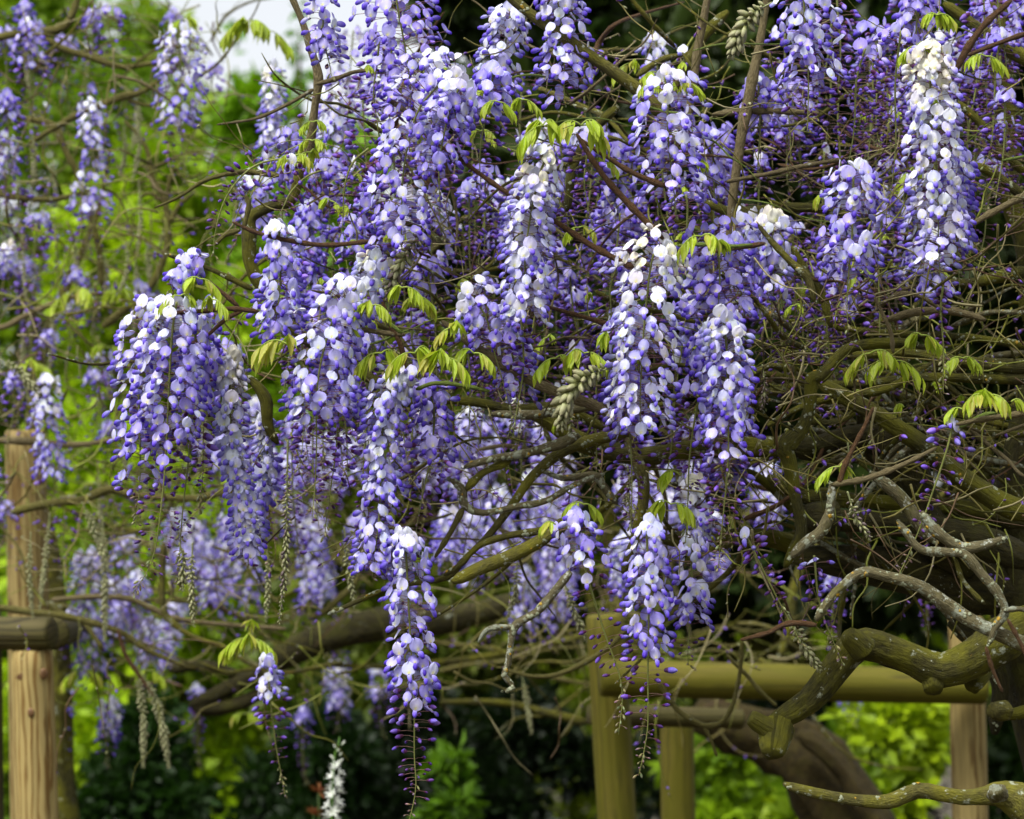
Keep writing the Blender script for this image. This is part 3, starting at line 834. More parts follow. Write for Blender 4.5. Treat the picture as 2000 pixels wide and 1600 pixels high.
# ------------------------------------------------------------------ the vines
CRUST = {'lichen_branch_bark': 620, 'olive_branch_bark': 150, 'mossy_limb_bark': 110, 'old_trunk_bark': 70}
_v, _c = [], 7
for _j in range(3):
    for _i in range(_c):
        _a = 2 * math.pi * _i / _c; _r = (1.0, .85, .42)[_j] * (1 + .35 * math.sin(3 * _i + _j))
        _v.append((_r * math.cos(_a), _r * math.sin(_a), (-.2, .10, .22)[_j] * (1 + .3 * math.sin(2 * _i))))
_v.append((0, 0, .2))
_t = grid_tris(3, _c, 0, True) + [(2 * _c + _i, 2 * _c + (_i + 1) % _c, 3 * _c) for _i in range(_c)]
CRUST_TPL = (np.array(_v), np.array(_t))
def br(parent, name, pts, d, mat, rough=.12, sides=None, step=None):
    P4 = []
    for p in pts:
        dd = p[3] if len(p) > 3 else d
        P4.append((*(at(p[0], p[1], dd) - parent.location), psize(p[2], dd)))
    rmax = max(p[3] for p in P4)
    P = smooth_path(P4, step or max(.004, rmax * .4))
    sd_ = random.random() * 50
    for i in range(len(P)):
        w = min(.006, P[i, 3] * .5)
        q = Vector(P[i, :3]) * (9 / (1 + rmax * 40))
        P[i, 0] += w * mnoise.noise(q + Vector((sd_, 0, 0))); P[i, 2] += w * mnoise.noise(q + Vector((0, sd_, 3)))
    ss = np.concatenate([[0], np.cumsum(np.linalg.norm(np.diff(P[:, :3], axis=0), axis=1))])
    if name in ('twig', 'branch') and rmax < .010:
        gap = .028 + rmax * 4
        P[:, 3] *= 1 + (.30 if rmax < .006 else .14) * np.exp(-(((ss + sd_) % gap - gap / 2) / (rmax * 1.3)) ** 2)
    if name != 'trunk':
        e0, e1 = max(P[0, 3], .001) * 1.6, max(P[-1, 3], .001) * 1.6
        P[:, 3] *= np.clip(.45 + .55 * np.minimum(ss / e0, (ss[-1] - ss) / e1), .45, 1)
    V, T, UV = tube(P, sides or (26 if rmax > .012 else 9 if rmax > .004 else 6), rough, sd_)
    o = link(name, mesh_tris(name, V, T, mat=mat, UV=UV), parent)
    cover = CRUST.get(mat.name, 0)
    if cover and rmax > .0032 and P4[0][1] + parent.location.y < 5.0:
        L = float(np.sum(np.linalg.norm(np.diff(P[:, :3], axis=0), axis=1)))
        Tn, Nn, Bn = frames(P[:, :3])
        crust = []
        for q in range(int(L * cover)):
            ctr = ((q // 9) * .61803 + sd_) % 1.0
            i = int(len(P) * ((ctr + random.gauss(0, .016)) % 1.0)) % len(P)
            a_ = (q // 9) * 2.1 + random.gauss(0, .5)
            n_ = Nn[i] * math.cos(a_) + Bn[i] * math.sin(a_)
            cz = random.uniform(.0010, .0036) * (1 if rmax > .006 else .6)
            g = random.uniform(.75, 1.15)
            c_ = np.array((.25, .27, .17)) * g if random.random() > .12 else np.array((.36, .22, .012)) * g
            tpl = (CRUST_TPL[0], CRUST_TPL[1], np.tile(c_, (len(CRUST_TPL[0]), 1)))
            crust.append(put(tpl, basis(Tn[i] + np.array([0, 0, .01]), n_), P[i, :3] + n_ * P[i, 3] * .95 + Tn[i] * random.uniform(-.004, .004), cz, 1.0))
        if crust:
            k_ = link('lichen', mesh_tris('lichen', *join(crust), mat=STEM), o); k_['kind'] = 'stuff'
    return o

def knob(parent, px, py, d, r, mat, aim=(0, -1, 0), length=.6, name='knot'):
    """sawn stub or swelling"""
    p = at(px, py, d) - parent.location; rr = psize(r, d)
    aimv = Vector(aim).normalized()
    P = np.array([(*(p - aimv * rr * 1.6), rr * 1.25), (*(p - aimv * rr * .6), rr * 1.12), (*(p + aimv * rr * length * .45), rr * .95), (*(p + aimv * rr * length), rr * .74)])
    V, T, UV = tube(smooth_path(P, rr * .12), 26, .2, random.random() * 50)
    return link(name, mesh_tris(name, V, T, mat=mat, UV=UV), parent)

vx = at(2130, 1500, 4.95)
vine = empty('wisteria_vine', Vector((vx.x, vx.y, 0)))
tag(vine, 'old mossy wisteria vine whose twisted limbs carry the great mass of clusters', 'vine')
# trunk outside the frame to the right, rising to the crossing limbs
br(vine, 'trunk', [(2150, 2700, 120), (2140, 2000, 105), (2110, 1600, 95), (2060, 1350, 85), (2010, 1180, 80), (1985, 1080, 66), (1990, 960, 48), (2010, 850, 40), (2060, 600, 34), (2080, 300, 28)], 4.98, B_DARK, .16)
LIMBS = [
    # name, mat, d, pts
    ('limb', B_DARK, 4.95, [(1540, 1088, 16), (1600, 1092, 27), (1700, 1104, 38), (1800, 1120, 46), (1900, 1145, 58), (2010, 1160, 70)]),
    ('limb', B_DARK, 4.85, [(1575, 1005, 26), (1640, 1015, 22), (1740, 1022, 22), (1860, 1045, 30), (2010, 1095, 42)]),
    ('limb', B_LIMB, 4.55, [(1495, 1425, 30), (1525, 1405, 25), (1580, 1370, 25), (1630, 1310, 29), (1672, 1262, 33), (1715, 1262, 32), (1780, 1285, 29), (1840, 1308, 31), (1900, 1285, 33), (1960, 1245, 42), (2030, 1200, 60)]),
    ('limb', B_DARK, 4.62, [(1700, 1275, 18), (1770, 1300, 18), (1830, 1322, 24), (1890, 1308, 22), (1950, 1270, 30)]),
    ('branch', B_BRANCH, 4.35, [(1528, 1528, 7), (1560, 1540, 10), (1640, 1558, 11), (1712, 1566, 14), (1745, 1562, 16), (1790, 1545, 16), (1835, 1552, 15), (1880, 1560, 16), (1925, 1556, 19), (1960, 1552, 28), (2010, 1575, 42), (2100, 1660, 60)]),
    ('branch', B_LICHEN, 4.36, [(1592, 1212, 8), (1604, 1192, 9), (1630, 1160, 9), (1682, 1122, 10), (1735, 1130, 11), (1800, 1148, 12), (1850, 1180, 14), (1900, 1212, 14), (1990, 1252, 15), (2050, 1280, 16)]),
    ('twig', B_RED, 4.35, [(1446, 1250, 3.5), (1500, 1236, 4.5), (1530, 1220, 5), (1560, 1216, 5.5), (1595, 1220, 6)]),
    ('branch', B_LICHEN, 4.34, [(1755, 1020, 6), (1770, 1040, 7), (1800, 1075, 8), (1850, 1080, 9), (1885, 1086, 9), (1915, 1120, 9), (1945, 1155, 9), (1962, 1195, 9), (1945, 1225, 7), (1930, 1262, 5)]),
    ('twig', B_RED, 4.34, [(1926, 1262, 4.5), (1938, 1305, 4), (1958, 1352, 3)]),
    ('branch', B_LICHEN, 4.36, [(1800, 1000, 9), (1830, 1040, 11), (1880, 1070, 11), (1930, 1062, 9), (1965, 1050, 7)]),
    ('twig', B_BRANCH, 4.35, [(1865, 1090, 5), (1880, 1130, 5), (1905, 1160, 5), (1925, 1180, 4)]),
    ('twig', B_LICHEN, 4.33, [(1960, 1195, 5), (1985, 1190, 5), (2040, 1200, 5)]),
    ('twig', B_RED, 4.33, [(1968, 1210, 4), (1985, 1240, 4.5), (2010, 1290, 5)]),
    ('branch', B_LIMB, 4.60, [(1790, 672, 9), (1735, 676, 13), (1670, 682, 13), (1635, 700, 14), (1600, 732, 16), (1580, 745, 17), (1575, 790, 15), (1562, 835, 18), (1540, 868, 24), (1542, 900, 18), (1555, 960, 14), (1560, 1030, 14), (1548, 1085, 12), (1535, 1115, 9)]),
    ('limb', B_LIMB, 4.72, [(1590, 745, 12), (1640, 775, 15), (1710, 815, 17), (1790, 862, 18), (1880, 930, 20), (1960, 985, 22), (2030, 1010, 25)]),
    ('limb', B_DARK, 4.9, [(1535, 870, 32), (1590, 880, 26), (1660, 860, 24), (1740, 870, 38), (1775, 930, 40), (1800, 1000, 34), (1840, 1060, 40), (1900, 1110, 46)]),
    ('branch', B_LIMB, 4.8, [(1480, 735, 8), (1560, 745, 9), (1650, 752, 9), (1750, 748, 10), (1850, 742, 12), (2020, 742, 14)]),
    ('branch', B_LIMB, 4.75, [(1500, 830, 7), (1560, 795, 8), (1640, 775, 9), (1720, 762, 9), (1800, 720, 8), (1850, 705, 8)]),
    ('branch', B_LIMB, 4.85, [(1620, 640, 8), (1700, 650, 8), (1800, 655, 9), (1900, 665, 9), (2020, 682, 10)]),
    ('branch', B_LIMB, 4.8, [(1660, 690, 10), (1760, 690, 12), (1860, 700, 14), (1940, 705, 16), (2030, 715, 20)]),
    ('branch', B_TAN, 4.62, [(1735, 622, 7), (1790, 608, 8), (1850, 606, 8), (1895, 615, 7), (1925, 625, 6)]),
    ('twig', B_TAN, 4.55, [(1705, 575, 4), (1722, 610, 4), (1740, 650, 4.5), (1745, 690, 4)]),
    ('twig', B_TAN, 4.6, [(1720, 595, 4), (1760, 575, 4.5), (1800, 580, 4), (1850, 610, 4)]),
    ('branch', B_LIMB, 4.75, [(1545, 480, 8), (1575, 530, 10), (1605, 580, 11), (1625, 640, 9)]),
    ('twig', B_BRANCH, 4.4, [(1480, 440, 4), (1510, 478, 6), (1540, 510, 7), (1575, 545, 8), (1590, 590, 7)]),
    ('twig', B_RED, 4.38, [(1395, 492, 3), (1440, 485, 4), (1495, 475, 5)]),
    ('twig', B_RED, 4.36, [(1638, 950, 6), (1650, 910, 5.5), (1672, 865, 4.5), (1690, 830, 4), (1706, 795, 3)]),
    ('twig', B_TAN, 4.36, [(1622, 948, 6), (1690, 935, 6), (1745, 915, 5.5), (1790, 895, 4.5), (1830, 875, 4)]),
    ('branch', B_LICHEN, 4.42, [(1625, 945, 9), (1622, 1000, 9), (1605, 1040, 12), (1570, 1065, 10), (1545, 1090, 8)]),
    ('branch', B_LICHEN, 4.6, [(1700, 920, 9), (1760, 970, 12), (1800, 1030, 12), (1830, 1060, 10)]),
    ('twig', B_TAN, 4.35, [(1868, 828, 4), (1920, 818, 5), (2030, 802, 6)]),
    ('twig', B_SHOOT, 4.36, [(1860, 838, 3), (1890, 828, 3.5), (1915, 812, 4), (1945, 806, 4)]),
    ('branch', B_LIMB, 4.9, [(1500, 930, 14), (1560, 960, 16), (1620, 985, 18), (1700, 980, 16), (1800, 985, 18), (1900, 1000, 22), (2020, 1020, 28)]),
    ('branch', B_LIMB, 4.95, [(1400, 905, 10), (1480, 930, 12), (1560, 1000, 14), (1600, 1050, 15)]),
    ('branch', B_DARK, 4.95, [(1860, 1220, 24), (1920, 1260, 26), (1945, 1330, 22), (1950, 1400, 20), (1938, 1440, 16)]),
    ('branch', B_LIMB, 4.85, [(1930, 1380, 9), (1970, 1400, 14), (2020, 1390, 18)]),
    ('branch', B_LIMB, 4.9, [(1830, 540, 10), (1880, 545, 12), (1950, 540, 15), (2020, 530, 20)]),
    ('branch', B_LIMB, 4.95, [(1850, 0, 12), (1900, 60, 14), (1960, 90, 18), (2030, 130, 22)]),
    ('branch', B_LIMB, 5.05, [(1940, -40, 16), (1965, 60, 20), (1960, 160, 24), (1985, 260, 24), (1975, 360, 27), (2005, 480, 30), (2010, 640, 30)]),
    ('branch', B_LIMB, 4.9, [(1870, 200, 9), (1920, 240, 10), (1960, 300, 11), (2020, 340, 12)]),
    ('branch', B_LIMB, 4.8, [(1900, 320, 9), (1950, 350, 11), (2020, 400, 12)]),
    ('branch', B_TAN, 4.6, [(1870, 455, 5), (1930, 420, 6), (2020, 375, 7)]),
    ('branch', B_RED, 4.45, [(1975, 0, 6), (1925, 45, 6.5), (1890, 90, 7), (1865, 140, 7)]),
    ('twig', B_RED, 4.5, [(1890, 108, 4), (1950, 85, 4.5), (2020, 60, 5)]),
    # middle
    ('branch', B_BRANCH, 4.55, [(985, -20, 10), (1040, 30, 11), (1100, 72, 12), (1160, 115, 12.5), (1222, 158, 14), (1260, 190, 15), (1290, 230, 14)]),
    ('twig', B_RED, 4.36, [(1126, 262, 4), (1150, 300, 5), (1185, 350, 5.5), (1230, 402, 6), (1262, 435, 6), (1295, 468, 6)]),
    ('twig', B_RED, 4.37, [(1130, 270, 3.5), (1175, 300, 4.5), (1230, 335, 5), (1300, 365, 6)]),
    ('twig', B_RED, 4.37, [(856, 284, 3), (900, 312, 4), (945, 345, 4.5), (1000, 382, 5), (1090, 436, 5.5), (1160, 482, 6), (1240, 524, 6.5)]),
    ('twig', B_RED, 4.42, [(1055, 595, 3.5), (1110, 610, 4), (1160, 625, 4.5), (1205, 640, 5)]),
    ('branch', B_TAN, 4.42, [(862, 626, 5), (905, 660, 7), (960, 698, 9), (1040, 745, 10), (1110, 772, 10.5), (1165, 790, 10), (1200, 812, 8)]),
    ('branch', B_TAN, 4.7, [(1500, -20, 7), (1486, 80, 8), (1466, 190, 11), (1452, 250, 11), (1440, 330, 9), (1428, 430, 7), (1420, 520, 5)]),
    ('branch', B_TAN, 4.75, [(1385, -20, 7), (1374, 40, 8), (1362, 110, 9), (1350, 200, 7), (1335, 300, 5)]),
    ('twig', B_TAN, 4.72, [(1392, 222, 5), (1460, 216, 6), (1545, 218, 6), (1600, 222, 5)]),
    ('twig', B_TAN, 4.55, [(1420, 355, 4), (1500, 340, 4.5), (1570, 325, 4.5), (1640, 312, 4)]),
    ('branch', B_LIMB, 4.85, [(1370, 400, 10), (1430, 415, 13), (1510, 410, 13), (1600, 405, 11), (1680, 420, 10)]),
    ('branch', B_LIMB, 4.8, [(1210, 200, 12), (1150, 260, 11), (1120, 330, 10), (1100, 420, 10)]),
    ('branch', B_LIMB, 4.95, [(1290, 220, 14), (1330, 150, 12), (1370, 80, 12), (1420, 20, 12)]),
    ('branch', B_LIMB, 4.9, [(1010, 790, 12), (1060, 820, 17), (1120, 860, 22), (1180, 885, 23), (1260, 890, 24), (1340, 880, 24), (1420, 870, 24), (1540, 875, 28)]),
    ('branch', B_LIMB, 4.8, [(700, 795, 8), (780, 790, 9), (860, 780, 10), (930, 790, 11), (1010, 800, 12), (1100, 800, 12), (1180, 830, 11)]),
    ('branch', B_LICHEN, 4.65, [(960, 810, 7), (1040, 812, 9), (1120, 800, 9), (1180, 790, 8)]),
    ('branch', B_BRANCH, 4.5, [(640, 1200, 4), (760, 1150, 5), (870, 1130, 6), (905, 1095, 6), (950, 1050, 7), (1000, 985, 8), (1040, 930, 9), (1100, 882, 11), (1160, 860, 12), (1230, 845, 13)]),
    ('branch', B_LICHEN, 4.46, [(905, 912, 5), (960, 896, 7), (1020, 886, 8), (1085, 870, 10), (1130, 850, 11)]),
    ('branch', B_LICHEN, 4.47, [(880, 935, 5), (905, 955, 8), (910, 985, 8), (945, 1000, 6), (1010, 988, 6), (1065, 978, 6), (1120, 948, 5), (1180, 925, 5)]),
    ('branch', B_BRANCH, 4.47, [(908, 960, 7), (945, 925, 7), (1000, 900, 7)]),
    ('twig', B_DULL, 4.47, [(905, 990, 6), (880, 1040, 5), (850, 1090, 4)]),
    ('branch', B_BRANCH, 4.42, [(884, 1138, 11), (930, 1118, 13), (985, 1095, 13.5), (1035, 1072, 13.5), (1085, 1042, 12), (1150, 1020, 11)]),
    ('branch', B_BRANCH, 4.47, [(868, 1125, 5), (900, 1105, 5.5), (935, 1068, 6), (990, 1048, 7), (1060, 1036, 8), (1110, 1015, 9)]),
    ('branch', B_LICHEN, 4.36, [(1115, 1118, 9), (1085, 1155, 8.5), (1050, 1195, 8), (1008, 1222, 7.5), (997, 1262, 6), (992, 1295, 5.5), (984, 1318, 6), (1000, 1342, 5), (985, 1350, 3.5)]),
    ('twig', B_LICHEN, 4.36, [(1008, 1224, 6), (975, 1224, 5.5), (950, 1230, 5), (934, 1254, 3)]),
    ('branch', B_LICHEN, 4.55, [(1060, 920, 4), (1100, 935, 6), (1160, 930, 8), (1180, 955, 7), (1205, 985, 6)]),
    ('branch', B_BRANCH, 4.75, [(1230, 860, 11), (1260, 950, 12), (1240, 1050, 10), (1215, 1120, 9)]),
    ('branch', B_LIMB, 5.0, [(1300, 1060, 18), (1400, 1050, 20), (1500, 1060, 22), (1600, 1090, 26)]),
    ('branch', B_DULL, 5.6, [(1286, 1330, 5), (1320, 1382, 5.5), (1370, 1414, 5.5), (1408, 1410, 5), (1432, 1376, 4.5), (1445, 1320, 4), (1450, 1250, 4)]),
    ('twig', B_DULL, 5.6, [(1372, 1414, 4), (1388, 1445, 3.5), (1400, 1478, 3)]),
    ('twig', B_DULL, 5.7, [(1420, 1280, 4), (1460, 1320, 4), (1485, 1350, 4), (1518, 1380, 3)]),
    ('twig', B_DULL, 5.9, [(985, 1308, 3), (1040, 1322, 4), (1090, 1318, 4.5), (1140, 1295, 5), (1185, 1265, 5.5), (1230, 1220, 6)]),
    # left edge of the mass
    ('branch', B_TAN, 4.62, [(562, -20, 6), (590, 40, 6.5), (610, 100, 7.5), (622, 150, 9), (614, 210, 8), (606, 270, 9), (600, 310, 11)]),
    ('branch', B_LIMB, 4.64, [(600, 300, 11), (578, 340, 12), (568, 385, 13), (530, 402, 13), (498, 425, 14), (488, 465, 18), (492, 520, 16), (520, 580, 14), (580, 640, 14), (680, 720, 13), (790, 770, 12)]),
    ('twig', B_TAN, 4.60, [(618, 165, 5), (655, 155, 4.5), (690, 142, 4), (720, 138, 3)]),
    ('twig', B_TAN, 4.58, [(612, 175, 4.5), (560, 205, 3.5), (500, 232, 3), (424, 244, 2)]),
    ('twig', B_RED, 4.42, [(454, 434, 3), (500, 455, 4), (560, 470, 4.5), (640, 478, 4.5), (740, 468, 4)]),
    ('twig', B_RED, 4.38, [(338, 612, 3.5), (400, 608, 4), (450, 603, 4.5), (505, 608, 5)]),
    ('twig', B_RED, 4.38, [(372, 672, 3), (405, 655, 3.5), (440, 625, 4), (475, 606, 4.5)]),
    ('twig', B_RED, 4.4, [(405, 548, 3), (430, 570, 4), (465, 600, 4.5)]),
    ('branch', B_LIMB, 4.6, [(465, 738, 8), (490, 750, 10), (515, 780, 16), (520, 830, 12), (545, 870, 8)]),
    ('branch', B_LIMB, 4.7, [(330, 500, 4), (380, 520, 5), (430, 540, 6), (490, 560, 8)]),
    ('twig', B_DULL, 4.6, [(420, 480, 4), (440, 460, 5), (470, 450, 6)]),
    ('twig', B_DULL, 4.5, [(475, 450, 5), (485, 400, 5), (478, 380, 4)]),
    ('twig', B_RED, 4.42, [(748, 590, 4), (760, 625, 5), (785, 680, 5.5), (790, 730, 5)]),
    ('twig', B_TAN, 4.42, [(705, 642, 4), (745, 650, 5), (790, 655, 5)]),
    ('twig', B_SHOOT, 4.4, [(812, 760, 3.5), (850, 748, 4.5), (900, 752, 4), (960, 765, 3)]),
    ('twig', B_SHOOT, 4.4, [(735, 610, 3.5), (760, 630, 4), (785, 650, 4)]),
    ('twig', B_SHOOT, 4.36, [(1322, 480, 3), (1370, 478, 4), (1420, 482, 4), (1470, 478, 3)]),
]
for nm, mt, dd, pts in LIMBS:
    if nm == 'branch' and mt in (B_LIMB, B_DARK): pts = [(p[0] + random.uniform(-7, 7), p[1] + random.uniform(-7, 7), p[2] * .82) + tuple(p[3:]) for p in pts]
    br(vine, nm, pts, dd, mt, .16 if nm == 'limb' else .12)
knob(vine, 1484, 1412, 4.52, 17, B_LIMB, (-.8, -.3, .5), 1.3)
knob(vine, 1512, 1452, 4.52, 26, B_LIMB, (-.2, -.6, -.8), 1.0)
knob(vine, 1668, 1250, 4.5, 20, B_LIMB, (-.6, -.3, .6), 1.0)
knob(vine, 1822, 1330, 4.55, 25, B_LIMB, (0, -.6, -1), .9)
knob(vine, 1905, 1325, 4.6, 24, B_LIMB, (-.3, -.7, -.6), 1.0)
knob(vine, 1590, 1010, 4.78, 26, B_DARK, (-1, -.5, 0), .7)
knob(vine, 1946, 1545, 4.30, 15, B_LICHEN, (-.3, -1, .3), .9)
knob(vine, 1945, 1390, 4.8, 18, B_BRANCH, (-.6, -.7, 0), .8)

# ---- thin twigs wandering through the canopy
def wander(parent, px, py, d, ang, length_px, r_px, mat, rs, bend=.5, dz=.15, name='twig'):
    n = 6; pts = []
    x, y, a, dd = px, py, ang, d
    for k in range(n):
        pts.append((x, y, r_px * (1 - .65 * k / (n - 1)), dd))
        a += rs.uniform(-bend, bend); st = length_px / (n - 1)
        x += math.cos(a) * st; y += math.sin(a) * st; dd += rs.uniform(-dz, dz) * .4
    return br(parent, name, pts, d, mat, .10, step=.014)

rs = random.Random(31)
for k in range(150):
    while True:
        x, y = rs.uniform(480, 1980), rs.uniform(10, 1060)
        if y > 90 + max(0, (900 - x)) * .45 and y < 1060 - max(0, 760 - x) * .5: break
    wander(vine, x, y, rs.uniform(4.62, 5.5), rs.choice([rs.uniform(-.6, .6), rs.uniform(2.5, 3.8), rs.uniform(-1.6, 1.6)]), rs.uniform(120, 420), rs.uniform(2.2, 6.5),
           rs.choice([B_DULL, B_TAN, B_LIMB, B_BRANCH, B_BRANCH, B_RED]), rs, .45)
for k in range(95):
    while True:
        x, y = rs.uniform(560, 1980), rs.uniform(60, 900)
        if y > 90 + max(0, (900 - x)) * .45: break
    wander(vine, x, y, rs.uniform(4.5, 4.85), rs.choice([rs.uniform(-.9, .9), rs.uniform(2.3, 4.0)]), rs.uniform(110, 330), rs.uniform(1.4, 3.6),
           rs.choice([B_DULL, B_TAN, B_LIMB, B_BRANCH, B_SHOOT, B_RED]), rs, .5)
for k in range(62):   # woody tangle at the right
    wander(vine, rs.uniform(1480, 2000), rs.uniform(560, 1080), rs.uniform(4.75, 5.4), rs.uniform(-.5, .5) + rs.choice([0, 3.14]), rs.uniform(200, 480), rs.uniform(3, 10),
           rs.choice([B_LIMB, B_BRANCH, B_BRANCH, B_LICHEN]), rs, .7, name='branch')
for k in range(14):   # the last curling tendrils, pale and thin
    wander(vine, rs.uniform(600, 1300), rs.uniform(280, 900), rs.uniform(4.36, 4.5), rs.uniform(0, 6.28), rs.uniform(90, 220), 1.6, B_TAN, rs, .9, name='tendril')

lv = at(40, 1500, 7.6)
vine2 = empty('wisteria_vine', Vector((lv.x, lv.y, 0)))
tag(vine2, 'thin-branched wisteria vine climbing over the pale knotty log post', 'vine')
LEFT = [
    ('trunk', B_LIMB, 7.8, [(140, 2500, 40), (150, 2000, 36), (120, 1600, 32), (110, 1300, 28), (90, 1060, 22), (60, 900, 16), (80, 700, 12), (130, 560, 9), (190, 420, 6), (215, 300, 4)]),
    ('branch', B_DULL, 6.6, [(-40, 82, 8), (30, 68, 8), (90, 62, 9), (130, 48, 8), (150, 0, 7), (155, -40, 7)]),
    ('branch', B_DULL, 6.6, [(80, 68, 6), (120, 92, 6.5), (175, 112, 6), (235, 132, 5.5), (310, 122, 4)]),
    ('branch', B_DULL, 6.6, [(55, 282, 5), (110, 248, 6), (160, 220, 7), (235, 192, 7.5), (270, 182, 6), (300, 165, 4), (345, 125, 3.5)]),
    ('twig', B_DULL, 6.6, [(250, 195, 4), (280, 205, 3.5), (305, 208, 2.5)]),
    ('twig', B_DULL, 6.9, [(243, 236, 3), (275, 270, 4), (290, 300, 5), (298, 345, 5.5), (320, 390, 6), (328, 440, 7), (325, 490, 7), (290, 560, 8), (200, 640, 9)]),
    ('twig', B_DULL, 6.9, [(275, 385, 3), (295, 378, 3), (318, 395, 4)]),
    ('twig', B_DULL, 6.9, [(355, 350, 3), (340, 330, 4), (325, 385, 4), (330, 430, 5), (350, 400, 4), (380, 375, 3)]),
    ('branch', B_TAN, 6.6, [(-40, 620, 5), (0, 640, 6), (60, 610, 6), (140, 580, 5), (230, 570, 3)]),
    ('branch', B_DULL, 6.7, [(-40, 370, 6), (40, 385, 6), (110, 388, 5), (180, 370, 3)]),
    ('branch', B_DULL, 6.8, [(-30, 190, 5), (40, 230, 6), (100, 245, 7), (130, 300, 6), (160, 360, 6), (190, 480, 6), (200, 560, 6)]),
    ('branch', B_TAN, 6.6, [(-40, 860, 6), (60, 865, 7), (150, 868, 6), (240, 855, 5)]),
    ('branch', B_DULL, 6.7, [(20, 1000, 8), (90, 985, 8), (160, 975, 8), (210, 955, 8), (260, 965, 7), (380, 975, 7), (450, 965, 8), (560, 1010, 6)]),
    ('branch', B_DULL, 6.6, [(-40, 1180, 6), (60, 1195, 7), (140, 1206, 7), (230, 1230, 6), (290, 1270, 5), (360, 1300, 4)]),
    ('branch', B_TAN, 6.6, [(100, 1172, 5), (180, 1166, 5.5), (250, 1170, 6), (300, 1190, 6), (340, 1206, 5), (440, 1220, 4), (560, 1228, 4)]),
    ('branch', B_BRANCH, 6.5, [(320, 1060, 6), (316, 1130, 6), (320, 1190, 7), (345, 1222, 6), (385, 1246, 5), (440, 1265, 5), (480, 1292, 4), (505, 1305, 3)]),
    ('twig', B_RED, 6.5, [(230, 1230, 4), (245, 1280, 4), (270, 1320, 4), (300, 1360, 3)]),
    ('limb', B_DARK, 8.0, [(370, 1378, 15), (430, 1352, 16), (500, 1318, 20), (560, 1280, 26), (640, 1245, 30), (740, 1222, 32), (860, 1212, 28), (960, 1190, 24), (1100, 1160, 20)]),
    ('limb', B_DARK, 8.0, [(378, 1384, 14), (440, 1382, 15), (500, 1360, 13), (540, 1320, 13)]),
    ('branch', B_DARK, 8.0, [(330, 1310, 10), (400, 1300, 11), (470, 1320, 12)]),
    ('branch', B_DULL, 7.2, [(640, 1060, 4), (700, 1120, 5), (640, 1190, 6), (600, 1210, 5)]),
    ('branch', B_LIMB, 7.9, [(860, 1370, 5), (980, 1372, 7), (1060, 1392, 8), (1150, 1410, 9)]),
    ('branch', B_LIMB, 8.0, [(640, 1300, 4), (760, 1300, 6), (900, 1290, 7), (1020, 1270, 7), (1150, 1240, 8)]),
]
for nm, mt, dd, pts in LEFT:
    br(vine2, nm, pts, dd, mt, .12)
for k in range(70):
    x, y = rs.uniform(-20, 430), rs.uniform(0, 1200)
    wander(vine2, x, y, rs.uniform(6.3, 8.0), rs.uniform(-.8, .8) + rs.choice([0, 3.14, 1.5]), rs.uniform(120, 340), rs.uniform(1.5, 3.6), rs.choice([B_DULL, B_DULL, B_TAN, B_BRANCH]), rs, .6)
for k in range(60):
    x, y = rs.uniform(150, 1500), rs.uniform(980, 1330)
    wander(vine2, x, y, rs.uniform(6.8, 8.8), rs.uniform(-.5, .5) + rs.choice([0, 3.14]), rs.uniform(150, 420), rs.uniform(2, 5.5), rs.choice([B_DULL, B_LIMB, B_BRANCH]), rs, .5)

def fine_growth(parent, n, pick, d0, d1, r0, r1, rs, lmin=60, lmax=200):
    parts = []
    for k in range(n):
        x, y = pick(rs); a = rs.uniform(0, 6.28) if rs.random() < .5 else rs.choice([1.57, 1.45, .2, 3.0]); dd = rs.uniform(d0, d1)
        ln = rs.uniform(lmin, lmax); pts = []; r = rs.uniform(r0, r1)
        for q in range(5):
            pts.append((*(at(x, y, dd) - parent.location), psize(r * (1 - .14 * q), dd)))
            a += rs.uniform(-.6, .6); x += math.cos(a) * ln / 4; y += math.sin(a) * ln / 4; dd += rs.uniform(-.03, .03)
        V, T, _ = tube(smooth_path(pts, .012), 4)
        c = np.array(rs.choice([(.13, .115, .02), (.19, .165, .045), (.16, .165, .02), (.25, .22, .10), (.10, .06, .025), (.18, .20, .025)])) * rs.uniform(.7, 1.2)
        parts.append((V, T, np.tile(c, (len(V), 1))))
        if rs.random() < .45:       # a few stray buds along it
            for q in range(rs.randrange(3, 8)):
                i = rs.randrange(len(V)); o = np.array([rs.uniform(-1, 1), rs.uniform(-1, 1), rs.uniform(-1, .2)])
                parts.append(put(BUDS_LO[rs.choice(['small', 'tiny', 'green', 'mid'])][q % 3], basis(o, np.array([.1, .1, 1.0])), V[i], rs.uniform(.6, 1.0), rs.uniform(.7, 1.2)))
    f = link('fine_twigs', mesh_tris('fine_twigs', *join(parts), mat=STEM), parent); f['kind'] = 'stuff'
def pick_main(r):
    while True:
        x, y = r.uniform(430, 2000), r.uniform(30, 1080)
        if y > 60 + max(0, 820 - x) * .6 and y < 1080 - max(0, 700 - x) * .4: return x, y
fine_growth(vine, 620, pick_main, 4.5, 5.3, .9, 2.2, random.Random(5))
fine_growth(vine, 200, lambda r: (r.uniform(1380, 2000), r.uniform(420, 1080)), 4.45, 5.0, 1.2, 3.0, random.Random(6), 90, 260)
fine_growth(vine2, 380, lambda r: (r.uniform(-20, 460), r.uniform(0, 1230)), 6.2, 8.0, .9, 2.2, random.Random(8))
fine_growth(vine2, 260, lambda r: (r.uniform(150, 1560), r.uniform(940, 1380)), 6.0, 8.6, .9, 2.4, random.Random(9))

